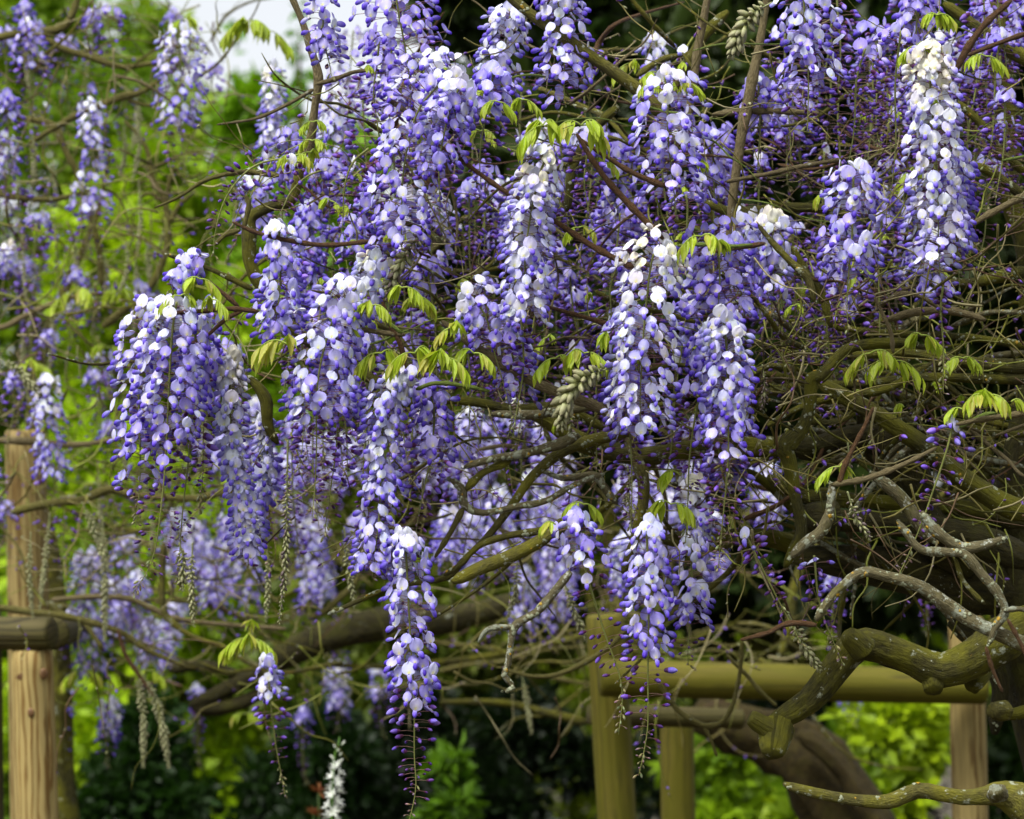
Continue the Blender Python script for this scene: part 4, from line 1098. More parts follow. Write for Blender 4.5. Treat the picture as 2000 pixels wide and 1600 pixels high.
ot = at(1700, 1600, 8.4)
vine3 = empty('old_trunk', Vector((ot.x, ot.y, 0)))
tag(vine3, 'thick twisted brown vine trunk leaning under the log rail', 'vine')
B_OLD = bark('brown_twisted_bark', (.006, .0045, .001), (.060, .042, .008), moss=(.042, .036, .003), moss_amt=.5)
br(vine3, 'trunk', [(1705, 2700, 105), (1690, 2100, 92), (1665, 1700, 80), (1640, 1590, 72), (1590, 1500, 66), (1520, 1450, 56), (1430, 1420, 44), (1360, 1390, 34)], 8.4, B_OLD, .3)
br(vine3, 'limb', [(1730, 1650, 24), (1680, 1560, 22), (1620, 1480, 20), (1560, 1430, 18)], 8.25, B_OLD, .3)
for x0, x1 in ((1160, 1440), (1500, 1520), (1215, 1250)):
    br(vine3, 'branch', [(x0 + 20, 1290, 7), (x0 + 45, 1210, 8), (x0 + 60, 1120, 9), (x0 + 110, 1040, 10)], 8.3, B_LIMB, .15)

# ------------------------------------------------------------------ flower clusters
HERO = [
    # path, depth, width, kwargs, label
    ([(318, 592), (285, 640), (272, 760), (268, 900), (262, 1030)], 4.40, 120, dict(opn=.80, fade=.10), 'full lilac cluster, outermost on the pergola-post side of the vine, under drooping leaves'),
    ([(345, 590), (335, 660), (325, 800), (318, 950), (305, 1090), (268, 1160)], 4.36, 150, dict(opn=.52, fade=.06), 'broad lilac cluster with a curled bare stem tip hooking at its end'),
    ([(385, 600), (378, 700), (372, 850), (362, 1010), (355, 1140)], 4.44, 110, dict(opn=.40, fade=.08, shade='violet', tip=.2), 'violet cluster ending in a plump grey-green bud tail'),
    ([(410, 590), (406, 700), (396, 850), (382, 1000)], 4.52, 80, dict(opn=.03, tip=.15), 'sparse cluster of dark purple buds beside the broad lilac cluster'),
    ([(458, 688), (450, 740), (455, 850), (468, 960), (478, 1110)], 4.46, 70, dict(opn=.97, fade=.42, shade='pale', tip=0), 'slender near-white cluster hanging beside large lime leaflets'),
    ([(508, 815), (520, 880), (516, 960), (502, 1080)], 4.62, 54, dict(opn=.9, fade=.24, shade='pale', tip=.02), 'pale cluster tucked behind the slender near-white one'),
    ([(700, 560), (668, 590), (640, 660), (618, 760), (612, 880), (608, 1010)], 4.38, 148, dict(opn=.62, fade=.10), 'thick lilac cluster below the slender clusters with violet buds trailing down'),
    ([(655, 640), (660, 740), (655, 860), (648, 960), (642, 1050)], 4.50, 105, dict(opn=.45, shade='violet'), 'violet cluster close behind the thick lilac cluster, buds at its end'),
    ([(545, 440), (545, 500), (546, 580), (545, 665)], 4.42, 100, dict(opn=.98, fade=.12, tip=0), 'short plump lilac cluster beneath the long red twig'),
    ([(812, 742), (775, 752), (752, 800), (742, 900), (736, 1010), (732, 1130)], 4.38, 92, dict(opn=.99, fade=.16, tip=0), 'long pale cluster curving down from bunched leaflets above the longest tapering one'),
    ([(822, 752), (845, 790), (842, 880), (830, 970), (815, 1060)], 4.44, 100, dict(opn=.45, shade='violet'), 'violet budding cluster hanging against the long pale curved one'),
    ([(788, 1040), (795, 1100), (803, 1250), (806, 1360), (803, 1470), (806, 1540), (796, 1605)], 4.36, 112, dict(opn=.58, fade=.06, tip=.08, dens=1.0), 'longest tapering cluster hanging free, ending in scattered small buds'),
    ([(905, 148), (860, 165), (815, 220), (795, 310), (790, 400), (785, 510)], 4.40, 150, dict(opn=.93, fade=.13, tip=.02), 'large pale blue cluster arching over beside the limp lime leaves'),
    ([(900, 165), (880, 210), (865, 300), (855, 400)], 4.36, 120, dict(opn=.7, fade=.1), 'lilac cluster fronting the large arching pale blue cluster'),
    ([(965, 135), (955, 190), (945, 270), (940, 370)], 4.46, 110, dict(opn=.42, shade='violet'), 'violet cluster with dark buds under the limp lime leaves'),
    ([(1072, 300), (1055, 340), (1038, 430), (1025, 520), (1020, 640)], 4.34, 104, dict(opn=.97, fade=.52, shade='pale', tip=0), 'creamy-topped white cluster crossed by the long red-brown twig'),
    ([(1018, 620), (1020, 690), (1016, 780), (1010, 850)], 4.40, 34, dict(opn=.0, tip=.5, dens=.7), 'thin bare stem with shrivelled buds trailing below a creamy-topped cluster'),
    ([(1298, 150), (1305, 200), (1308, 290), (1312, 420)], 4.40, 150, dict(opn=.9, fade=.06), 'wide lilac cluster below the olive diagonal branch'),
    ([(1340, 380), (1345, 440), (1350, 500)], 4.55, 110, dict(opn=.15, shade='violet'), 'dark violet bud cluster below the wide lilac cluster'),
    ([(1305, 472), (1275, 500), (1262, 600), (1258, 720), (1250, 850)], 4.34, 142, dict(opn=.99, fade=.45, shade='pale', tip=0), 'largest white-topped cluster hanging in the middle of the vine'),
    ([(1225, 600), (1222, 700), (1225, 800), (1228, 900), (1230, 1040)], 4.42, 100, dict(opn=.55), 'lilac cluster behind the largest white-topped one with a thin budded stem'),
    ([(1412, 612), (1418, 680), (1420, 780), (1425, 890), (1420, 990), (1405, 1110)], 4.36, 118, dict(opn=.56, fade=.14), 'lilac cluster with pale top beside the largest white-topped one'),
    ([(1385, 640), (1370, 760), (1345, 900), (1332, 1060)], 4.44, 95, dict(opn=.3, shade='violet'), 'budding violet cluster between two pale clusters above a green leaf'),
    ([(1390, 440), (1400, 500), (1405, 560), (1408, 640)], 4.46, 165, dict(opn=.95, shade='violet'), 'deep violet shaded cluster under the green shoot with long leaf'),
    ([(1440, 470), (1450, 540), (1455, 620)], 4.5, 130, dict(opn=.9, shade='violet'), 'shaded violet cluster close under the jointed olive twig'),
    ([(1505, 420), (1512, 460), (1510, 530), (1500, 600)], 4.48, 96, dict(opn=.9, fade=.3, shade='pale'), 'small pale cluster at the joint of the olive twig'),
    ([(1668, 325), (1665, 380), (1662, 470), (1660, 560), (1662, 650)], 4.40, 128, dict(opn=.66, fade=.06), 'lilac cluster with plump violet buds beneath the densest dark buds'),
    ([(1822, 88), (1815, 140), (1822, 260), (1835, 400), (1842, 540)], 4.36, 128, dict(opn=.98, fade=.55, shade='pale', tip=0), 'long cluster with withered cream top and white flowers beside a red forked twig'),
    ([(1870, 300), (1872, 400), (1872, 480), (1868, 560)], 4.44, 80, dict(opn=.75, shade='lilac'), 'lilac cluster half hidden behind the long withered cream-topped one'),
    ([(1842, 560), (1836, 620), (1842, 700), (1850, 770)], 4.42, 34, dict(opn=0, tip=.45, dens=.8), 'thin budded stem trailing below the withered cream-topped cluster'),
    ([(1570, -40), (1572, 60), (1575, 150), (1582, 260)], 4.42, 130, dict(opn=.72), 'lilac cluster with dark buds below it hanging next to a tan upright stem'),
    ([(1690, 95), (1672, 160), (1665, 240), (1660, 330)], 4.46, 150, dict(opn=.04, dens=1.25), 'dense cluster of purple buds on an arched green stem'),
    ([(1760, 60), (1748, 170), (1745, 280), (1740, 400)], 4.55, 120, dict(opn=.12, shade='violet', dens=1.2), 'dark purple bud cluster beside the withered cream-topped cluster'),
    ([(1085, -30), (1095, 50), (1105, 130), (1110, 205)], 4.55, 120, dict(opn=.95, tip=0), 'lilac cluster behind the olive diagonal branch'),
    ([(1000, 20), (985, 80), (970, 170)], 4.65, 100, dict(opn=.95, fade=.2, shade='pale', tip=0), 'pale cluster partly hidden beside the olive diagonal branch'),
    ([(770, -30), (785, 60), (795, 160), (800, 230)], 4.60, 170, dict(opn=.95, shade='violet', tip=0), 'wide shaded violet cluster above the arching pale blue one'),
    ([(740, 80), (735, 160), (732, 240)], 4.70, 90, dict(opn=.2, shade='violet'), 'dark bud cluster beside the wide shaded violet cluster'),
    ([(640, -20), (632, 40), (630, 90), (645, 150)], 4.52, 80, dict(opn=.85, dens=.7), 'loose lilac cluster against the white sky by the tan climbing stem'),
    ([(905, 575), (930, 590), (955, 630), (970, 700), (985, 790)], 4.40, 120, dict(opn=.55, fade=.14), 'lilac cluster by the upper end of the tan diagonal branch'),
    ([(1000, 690), (1010, 740), (1015, 790)], 4.44, 110, dict(opn=.9), 'short violet cluster hanging below the tan diagonal branch'),
    ([(735, 500), (725, 540), (705, 590), (690, 640)], 4.44, 90, dict(opn=.97, fade=.5, shade='pale', tip=0), 'white drooping cluster beside the downy grey-brown bud spike'),
    ([(1262, 1022), (1266, 1100), (1270, 1200), (1268, 1310), (1262, 1420), (1240, 1515)], 4.36, 112, dict(opn=.52, tip=.14, dens=.85), 'lilac cluster with long bare bud tail in front of the green post'),
    ([(1122, 1005), (1128, 1050), (1150, 1130), (1180, 1240), (1208, 1340), (1205, 1435)], 4.38, 108, dict(opn=.28, tip=.22, dens=.8), 'short-flowered cluster whose long budded stem ends in withered cream buds'),
    ([(1348, 1060), (1350, 1120), (1352, 1200), (1348, 1300)], 4.62, 90, dict(opn=.66), 'smaller lilac cluster just behind the bare bud-tailed one'),
    ([(1352, 940), (1358, 1000), (1362, 1070)], 4.8, 78, dict(opn=.97, fade=.4, shade='pale', tip=0), 'white cluster in shade beneath curled green leaflets'),
    ([(1862, 825), (1850, 880), (1828, 950), (1800, 1020), (1745, 1130)], 4.36, 86, dict(opn=.05, tip=.25, dens=.55), 'sparse cluster of violet buds on a slanting stem by the tan twig'),
    ([(400, 515), (370, 520), (350, 545), (340, 570)], 4.42, 70, dict(opn=.9), 'small lilac flower tuft above the drooping leaves'),
    ([(590, 318), (540, 312), (490, 330), (450, 380), (425, 450), (415, 500)], 4.45, 72, dict(opn=0, tip=.02, dens=.75), 'arching stem of scattered purple buds reaching out past the vine edge'),
    ([(640, 330), (600, 345), (560, 380), (540, 430)], 4.55, 90, dict(opn=.05, tip=.1), 'arched stem of dark purple buds behind the jointed mossy branch'),
    ([(720, 290), (690, 320), (670, 380), (660, 460)], 4.55, 110, dict(opn=.0, tip=.05), 'purple bud cluster beside the arching pale blue cluster'),
    ([(1160, 255), (1150, 290), (1145, 360), (1150, 440)], 4.55, 100, dict(opn=.25, fade=.1), 'small pale-topped budding cluster under the lime leaves by the red twigs'),
    ([(1215, 500), (1195, 560), (1185, 640)], 4.42, 80, dict(opn=.35, dens=.6), 'few violet flowers and buds at the end of the long red twig'),
    ([(520, 1288), (526, 1330), (533, 1400), (540, 1490), (552, 1558)], 5.3, 70, dict(opn=.30, tip=.25, dens=.8, shade='pale'), 'small drooping cluster with long budded tail below lime leaves under the vine'),
    ([(1590, 1085), (1600, 1160), (1620, 1240), (1640, 1300)], 4.45, 70, dict(opn=0, tip=.35, dens=.7), 'slanting stem of tiny purple buds before the great mossy limb'),
    ([(1455, 1040), (1500, 1130), (1530, 1200), (1560, 1260)], 4.40, 60, dict(opn=0, tip=.3, dens=.8), 'slanting budded stem beside the cut end of the mossy limb'),
]
for path, d, W, kw, lab in HERO:
    raceme(path, d, W * 1.10, mode='A' if d < 4.75 else 'B', label=lab, rs=random.Random(int(path[0][0] * 7 + path[0][1] * 3 + 1000)), **{**kw, 'dens': kw.get('dens', 1.0) * 1.12})

LM = [((330, 750), 'the broad lilac cluster with curled tip'), ((470, 850), 'the slender near-white cluster'), ((620, 750), 'the thick lilac cluster'), ((545, 550), 'the short plump lilac cluster'),
      ((740, 950), 'the long pale curved cluster'), ((805, 1300), 'the longest tapering cluster'), ((820, 300), 'the large arching pale blue cluster'), ((1030, 450), 'the creamy-topped white cluster'),
      ((1305, 280), 'the wide lilac cluster under the olive branch'), ((1260, 650), 'the largest white-topped cluster'), ((1420, 760), 'the pale-topped lilac cluster'), ((1660, 470), 'the lilac cluster over the crooked mossy branch'),
      ((1830, 300), 'the withered cream-topped cluster'), ((1575, 100), 'the tan upright stem'), ((1100, 80), 'the olive diagonal branch'), ((790, 100), 'the wide shaded violet cluster'), ((640, 60), 'the tan climbing stem'),
      ((960, 660), 'the tan diagonal branch'), ((1265, 1150), 'the bud-tailed cluster by the green post'), ((1580, 800), 'the crooked mossy branch'), ((350, 180), 'the large pale cluster against the sky'), ((180, 300), 'the forked bare branch'),
      ((165, 430), 'the rounded pale cluster'), ((95, 850), 'the white-topped cluster before the log post'), ((60, 60), 'the pale crooked branch'), ((120, 1230), 'the log beam end'), ((600, 1250), 'the crooked dark limb'),
      ((980, 1100), 'the lichened stub branch'), ((1380, 1000), 'the hanging green leaves'), ((1170, 330), 'the forked red-brown twigs'), ((1450, 520), 'the deep violet shaded cluster'), ((60, 620), 'the tan branch over the post'), ((1750, 150), 'the dense arched bud cluster')]
def near(px, py, prefix):
    lm = min(LM, key=lambda q: (q[0][0] - px) ** 2 + (q[0][1] - py) ** 2)[1]
    return dict(label=prefix + ' ' + lm, group=prefix + ' ' + lm)
# ---- the crowd of clusters inside the canopy
rs = random.Random(77)
LABS = {'bud': 'dark purple budding cluster near', 'vio': 'shaded violet cluster near', 'pal': 'pale shaded cluster near'}
count = 0
while count < 66:
    x, y = rs.uniform(560, 1960), rs.uniform(-60, 880)
    if y < 40 + max(0, 760 - x) * .9 or (x > 1500 and y > 520) or (x < 900 and y > 760): continue
    if y < 420 and x > 1350 and rs.random() < .3: continue
    Ln = rs.uniform(150, 300); dx = rs.uniform(-30, 30)
    kind = rs.choices(['bud', 'vio', 'pal'], [.66, .26, .08])[0]
    if y > 560: kind = rs.choices(['bud', 'vio', 'pal'], [.8, .16, .04])[0]
    kw = {'bud': dict(opn=rs.uniform(0, .15), shade='violet'), 'vio': dict(opn=rs.uniform(.35, .7), shade='violet'), 'pal': dict(opn=rs.uniform(.7, .97), fade=.2)}[kind]
    raceme([(x, y), (x + dx * .3, y + Ln * .35), (x + dx * .6, y + Ln * .7), (x + dx, y + Ln)], (dp := rs.uniform(4.8, 5.6)), rs.uniform(80, 120), mode='B' if dp < 5.1 else 'C', tip=.1, **near(x, y + Ln / 2, LABS[kind]), rs=rs, dens=.95, **kw)
    count += 1
def inner(n, x0, x1, y0, y1, d0, d1, kinds, wr=(85, 130), dens=1.0):
    for k in range(n):
        x, y = rs.uniform(x0, x1), rs.uniform(y0, y1)
        Ln = rs.uniform(150, 290); dx = rs.uniform(-35, 35); kind = rs.choices(['bud', 'vio', 'pal'], kinds)[0]
        kw = {'bud': dict(opn=rs.uniform(0, .12), shade='violet'), 'vio': dict(opn=rs.uniform(.3, .6), shade='violet'), 'pal': dict(opn=rs.uniform(.7, .97), fade=.2)}[kind]
        dp = rs.uniform(d0, d1)
        raceme([(x, y), (x + dx * .3, y + Ln * .35), (x + dx * .6, y + Ln * .7), (x + dx, y + Ln)], dp, rs.uniform(*wr), mode='B' if dp < 5.1 else 'C' if dp < 5.18 or wr[1] > 100 else 'S', tip=.12, **near(x, y + Ln / 2, LABS[kind]), rs=rs, dens=dens, **kw)
inner(38, 1360, 2000, -60, 330, 4.72, 5.4, [.76, .19, .05], (90, 140), 1.1)
inner(22, 620, 1480, 260, 700, 4.8, 5.09, [.85, .12, .03], (80, 120), 1.0)
inner(12, 1480, 1760, 420, 600, 4.7, 5.2, [.9, .1, 0], (80, 120), 1.0)
inner(46, 560, 1500, 240, 860, 4.75, 5.5, [.8, .15, .05], (50, 85), 1.0)
inner(12, 430, 900, 420, 900, 4.95, 5.5, [.9, .1, 0], (60, 95), 1.0)
# ---- beneath the canopy, further back
for k in range(70):
    x, y = rs.uniform(420, 1500), rs.uniform(780, 1120)
    if x > 1150 and y > 980 and rs.random() < .6: continue
    Ln = rs.uniform(90, 190)
    dep = rs.uniform(6.2, 8.8); o_ = rs.uniform(.3, .95)
    raceme([(x, y), (x + rs.uniform(-8, 8), y + Ln * .5), (x + rs.uniform(-14, 14), y + Ln)], dep, rs.uniform(52, 82), mode='C' if dep < 7.1 else 'S', opn=o_, fade=.1 if o_ > .6 else 0, tip=.1,
           **near(x, y + Ln / 2, 'small soft lilac cluster hanging far behind'), rs=rs, dens=.8)

# ---- clusters of the vine over the log post
LEFTR = [
    ([(350, 55), (352, 120), (356, 200), (358, 290), (362, 360)], 6.3, 108, dict(opn=.62, fade=.2), 'large pale lilac cluster hanging free by the white sky, vine over the log post'),
    ([(528, 128), (530, 180), (530, 250), (532, 330)], 6.0, 62, dict(opn=.97, fade=.4, shade='pale', tip=0), 'slim white cluster hanging before the columnar trees'),
    ([(172, 198), (180, 260), (190, 330), (198, 400)], 6.5, 80, dict(opn=.7, fade=.1), 'lilac cluster under the forked bare branch of the vine over the post'),
    ([(150, 355), (165, 370), (180, 420), (172, 500)], 6.5, 100, dict(opn=.5, fade=.12), 'rounded pale cluster hanging above limp leaves, vine over the log post'),
    ([(96, 738), (92, 800), (96, 880), (100, 970)], 6.4, 82, dict(opn=.86, fade=.22), 'white-topped lilac cluster in front of the upper log post'),
    ([(60, 40), (58, 100), (62, 170), (66, 230)], 6.6, 90, dict(opn=.5, shade='violet'), 'dark violet cluster under the pale crooked branch'),
    ([(10, 185), (16, 250), (22, 330)], 6.5, 66, dict(opn=.4, shade='violet'), 'violet budding cluster beneath the pale crooked branch, half out of view'),
    ([(5, 270), (12, 340), (14, 420)], 6.7, 80, dict(opn=.6), 'lilac cluster of the vine over the post, cut by the view edge'),
    ([(190, 690), (192, 740), (196, 830)], 7.0, 76, dict(opn=.45), 'lilac cluster with scattered buds behind the big broad cluster'),
    ([(210, 20), (214, 70), (222, 160)], 6.6, 110, dict(opn=.15, shade='violet'), 'loose bunch of violet buds beside the forked bare branch'),
    ([(270, 560), (272, 590), (276, 640)], 6.8, 66, dict(opn=.6, dens=.6), 'small group of lilac flowers just behind the broad cluster top'),
    ([(130, 580), (135, 620), (145, 680)], 6.7, 70, dict(opn=.5, dens=.6), 'few lilac flowers along the tan branch over the post'),
    ([(75, 420), (72, 470), (66, 550)], 6.6, 80, dict(opn=.2), 'lilac flowers and buds beneath the rounded pale cluster'),
    ([(20, 480), (20, 540), (18, 600)], 6.8, 60, dict(opn=.5, fade=.3), 'pale cluster near limp leaves at the view edge'),
    ([(690, 60), (684, 120), (678, 190), (672, 270)], 6.4, 125, dict(opn=.95, shade='lilac', tip=0), 'soft lilac cluster in the gap by the tan climbing stem'),
    ([(500, 340), (500, 400), (504, 470)], 5.6, 90, dict(opn=.9, fade=.2), 'pale cluster just behind the arching stem of purple buds'),
    ([(655, 1295), (657, 1350), (660, 1430)], 8.4, 62, dict(opn=.75, fade=.1), 'lilac cluster above the white flower spike'),
    ([(738, 1305), (742, 1360), (746, 1440)], 8.6, 58, dict(opn=.45), 'lilac cluster with dark lower buds by the longest tapering cluster'),
    ([(592, 1385), (592, 1440), (598, 1530)], 8.4, 44, dict(opn=.2, tip=.2), 'sparse budding cluster above the shaded shrubs'),
    ([(216, 1368), (214, 1420), (212, 1500)], 7.6, 52, dict(opn=.6, fade=.2, tip=.25), 'small lilac cluster with grey bud tail near the knotty post'),
    ([(128, 1320), (126, 1380), (124, 1470)], 7.8, 48, dict(opn=.9, fade=.1), 'lilac cluster brushing the knotty log post'),
    ([(170, 1080), (176, 1180), (182, 1280), (190, 1380)], 7.6, 92, dict(opn=.8), 'long lilac cluster beside the log beam end'),
    ([(385, 1340), (388, 1400), (392, 1500)], 8.2, 48, dict(opn=.12, tip=.2), 'thin budding cluster below the crooked dark limb'),
    ([(250, 1050), (240, 1100), (236, 1160)], 7.8, 70, dict(opn=.8), 'soft lilac cluster behind the tan twigs by the log beam'),
    ([(470, 1090), (476, 1150), (484, 1230)], 7.4, 100, dict(opn=.7), 'soft lilac cluster under the slender near-white one'),
    ([(660, 1230), (662, 1260), (668, 1340)], 8.6, 52, dict(opn=.15), 'small budding cluster under the crooked dark limb'),
    ([(1490, 890), (1500, 930), (1512, 985)], 6.2, 72, dict(opn=.97, fade=.35, shade='pale', tip=0), 'pale cluster seen past the cut end of the mossy limb'),
    ([(1500, 960), (1506, 1000), (1508, 1040)], 6.6, 64, dict(opn=.95), 'soft lilac cluster seen past the cut end of the mossy limb'),
    ([(1620, 1090), (1625, 1150), (1632, 1250)], 6.4, 64, dict(opn=.4), 'violet cluster seen under the great mossy limb'),
    ([(1665, 1330), (1662, 1370), (1668, 1420)], 8.8, 56, dict(opn=.5), 'lilac cluster just under the log rail before lime leaves'),
    ([(1810, 1130), (1812, 1180), (1806, 1240)], 6.6, 54, dict(opn=.1), 'violet buds hanging under the great mossy limb by the tan post'),
]
for path, d, W, kw, lab in LEFTR:
    raceme(path, d, W, mode='B' if d < 7.2 else 'C', label=lab, group=None, rs=random.Random(int(path[0][0] * 5 + path[0][1] * 11 + 9)), dens=kw.pop('dens', .85), **kw)
for k in range(46):
    x, y = rs.uniform(-20, 420), rs.uniform(-20, 1040)
    if x > 230 and 180 < y < 560: continue
    Ln = rs.uniform(90, 190)
    raceme([(x, y), (x + rs.uniform(-8, 8), y + Ln * .5), (x + rs.uniform(-16, 16), y + Ln)], (dp := rs.uniform(6.5, 8.2)), rs.uniform(44, 70), mode='C' if dp < 7.3 else 'S', opn=rs.choice([0, 0, .05, .25]), tip=.25, shade='violet',
           **near(x, y + Ln / 2, 'loose violet budding cluster near'), rs=rs, dens=.7)
for k in range(16):
    x, y = rs.uniform(130, 460), rs.uniform(1000, 1230)
    Ln = rs.uniform(80, 170)
    raceme([(x, y), (x + rs.uniform(-6, 6), y + Ln * .5), (x + rs.uniform(-10, 10), y + Ln)], (dp := rs.uniform(7.4, 8.8)), rs.uniform(50, 74), mode='C' if dp < 8.0 else 'S', opn=rs.uniform(.4, .9), tip=.1,
           **near(x, y + Ln / 2, 'soft lilac cluster among thin twigs near'), rs=rs, dens=.8)

for nm_, prt in MASS.items():
    mo = link('distant_flower_clusters', mesh_tris('distant_flower_clusters', *join(prt), mat=PETAL))
    tag(mo, 'soft mass of small lilac and purple clusters in the depth behind the vines', 'flower cluster', kind='stuff')
# ---- unopened bud spikes
SPK = [([(350, 1060), (358, 1095), (354, 1150)], 4.40, 20, 'grey-green bud spike below the violet cluster with plump tail'),
       ([(376, 1060), (374, 1140), (378, 1222)], 5.2, 18, 'grey-green bud spike hanging behind the broad lilac cluster'),
       ([(522, 1060), (524, 1140), (520, 1212)], 5.4, 15, 'long thin bud spike below the pale tucked-in cluster'),
       ([(562, 860), (560, 1000), (556, 1120), (545, 1216)], 4.44, 18, 'withered bud spike at the end of a long bare stem'),
       ([(672, 1030), (680, 1100), (692, 1186)], 5.4, 16, 'downy bud spike below the thick lilac cluster'),
       ([(1010, 1080), (1008, 1150), (992, 1205)], 5.6, 18, 'blurred bud spike behind the lichened stub branch'),
       ([(1100, 1130), (1120, 1190), (1146, 1252)], 5.5, 18, 'bud spike slanting beside the hanging lichen twig'),
       ([(1205, 715), (1150, 735), (1110, 775), (1095, 835)], 4.36, 46, 'fat green bud spike curling down by the largest white-topped cluster'),
       ([(1508, 5), (1475, 25), (1448, 60), (1430, 108)], 4.42, 42, 'fat cream-green bud spike by the tan upright stem'),
       ([(835, 440), (800, 490), (770, 540), (755, 580)], 4.42, 32, 'downy grey-brown bud spike slanting beside the white drooping cluster'),
       ([(200, 1010), (205, 1130), (205, 1252)], 6.4, 18, 'long downy bud spike beside the log beam end'),
       ([(60, 1040), (58, 1120), (64, 1205)], 6.4, 14, 'thin bud spike before the upper log post'),
       ([(98, 1000), (90, 1080), (78, 1190)], 6.4, 14, 'thin slanting bud spike before the upper log post'),
       ([(160, 980), (185, 1040), (210, 1110)], 6.3, 18, 'downy bud spike by the white-topped lilac cluster'),
       ([(268, 1300), (280, 1400), (280, 1498)], 6.5, 18, 'hanging grey bud spike over the dark shrub, straight'),
       ([(275, 1310), (310, 1390), (330, 1498)], 6.5, 20, 'hanging grey bud spike over the dark shrub, slanting'),
       ([(1540, 1200), (1570, 1260), (1602, 1310)], 4.5, 26, 'pale green bud spike over the log rail'),
       ([(1020, 1320), (1030, 1380), (1038, 1432)], 7.2, 14, 'small pale bud spike before the darkest shrub'),
       ([(1655, 960), (1672, 1010), (1700, 1052)], 4.44, 20, 'withered brown bud spike under the tan twig'),
       ([(0, 700), (40, 730), (76, 770)], 6.2, 22, 'downy bud spike arching toward the white-topped cluster')]
for path, d, W, lab in SPK:
    bud_spike(path, d, W, lab, fade=.25 if 'withered' in lab or 'brown' in lab else 0)
for k in range(26):
    x, y = rs.uniform(-10, 420), rs.uniform(60, 1000)
    Ln = rs.uniform(70, 150)
    bud_spike([(x, y), (x + 4, y + Ln * .5), (x + rs.uniform(-14, 14), y + Ln)], rs.uniform(6.3, 7.6), rs.uniform(10, 16), **near(x, y, 'slim grey-green bud spike near'))
for k in range(18):
    x, y = rs.uniform(620, 1660), rs.uniform(560, 960)
    Ln = rs.uniform(60, 120)
    bud_spike([(x, y), (x + 4, y + Ln * .5), (x + rs.uniform(-14, 14), y + Ln)], rs.uniform(4.5, 5.2), rs.uniform(12, 20), fade=.6, **near(x, y, 'slim shaded grey-purple bud spike near'))

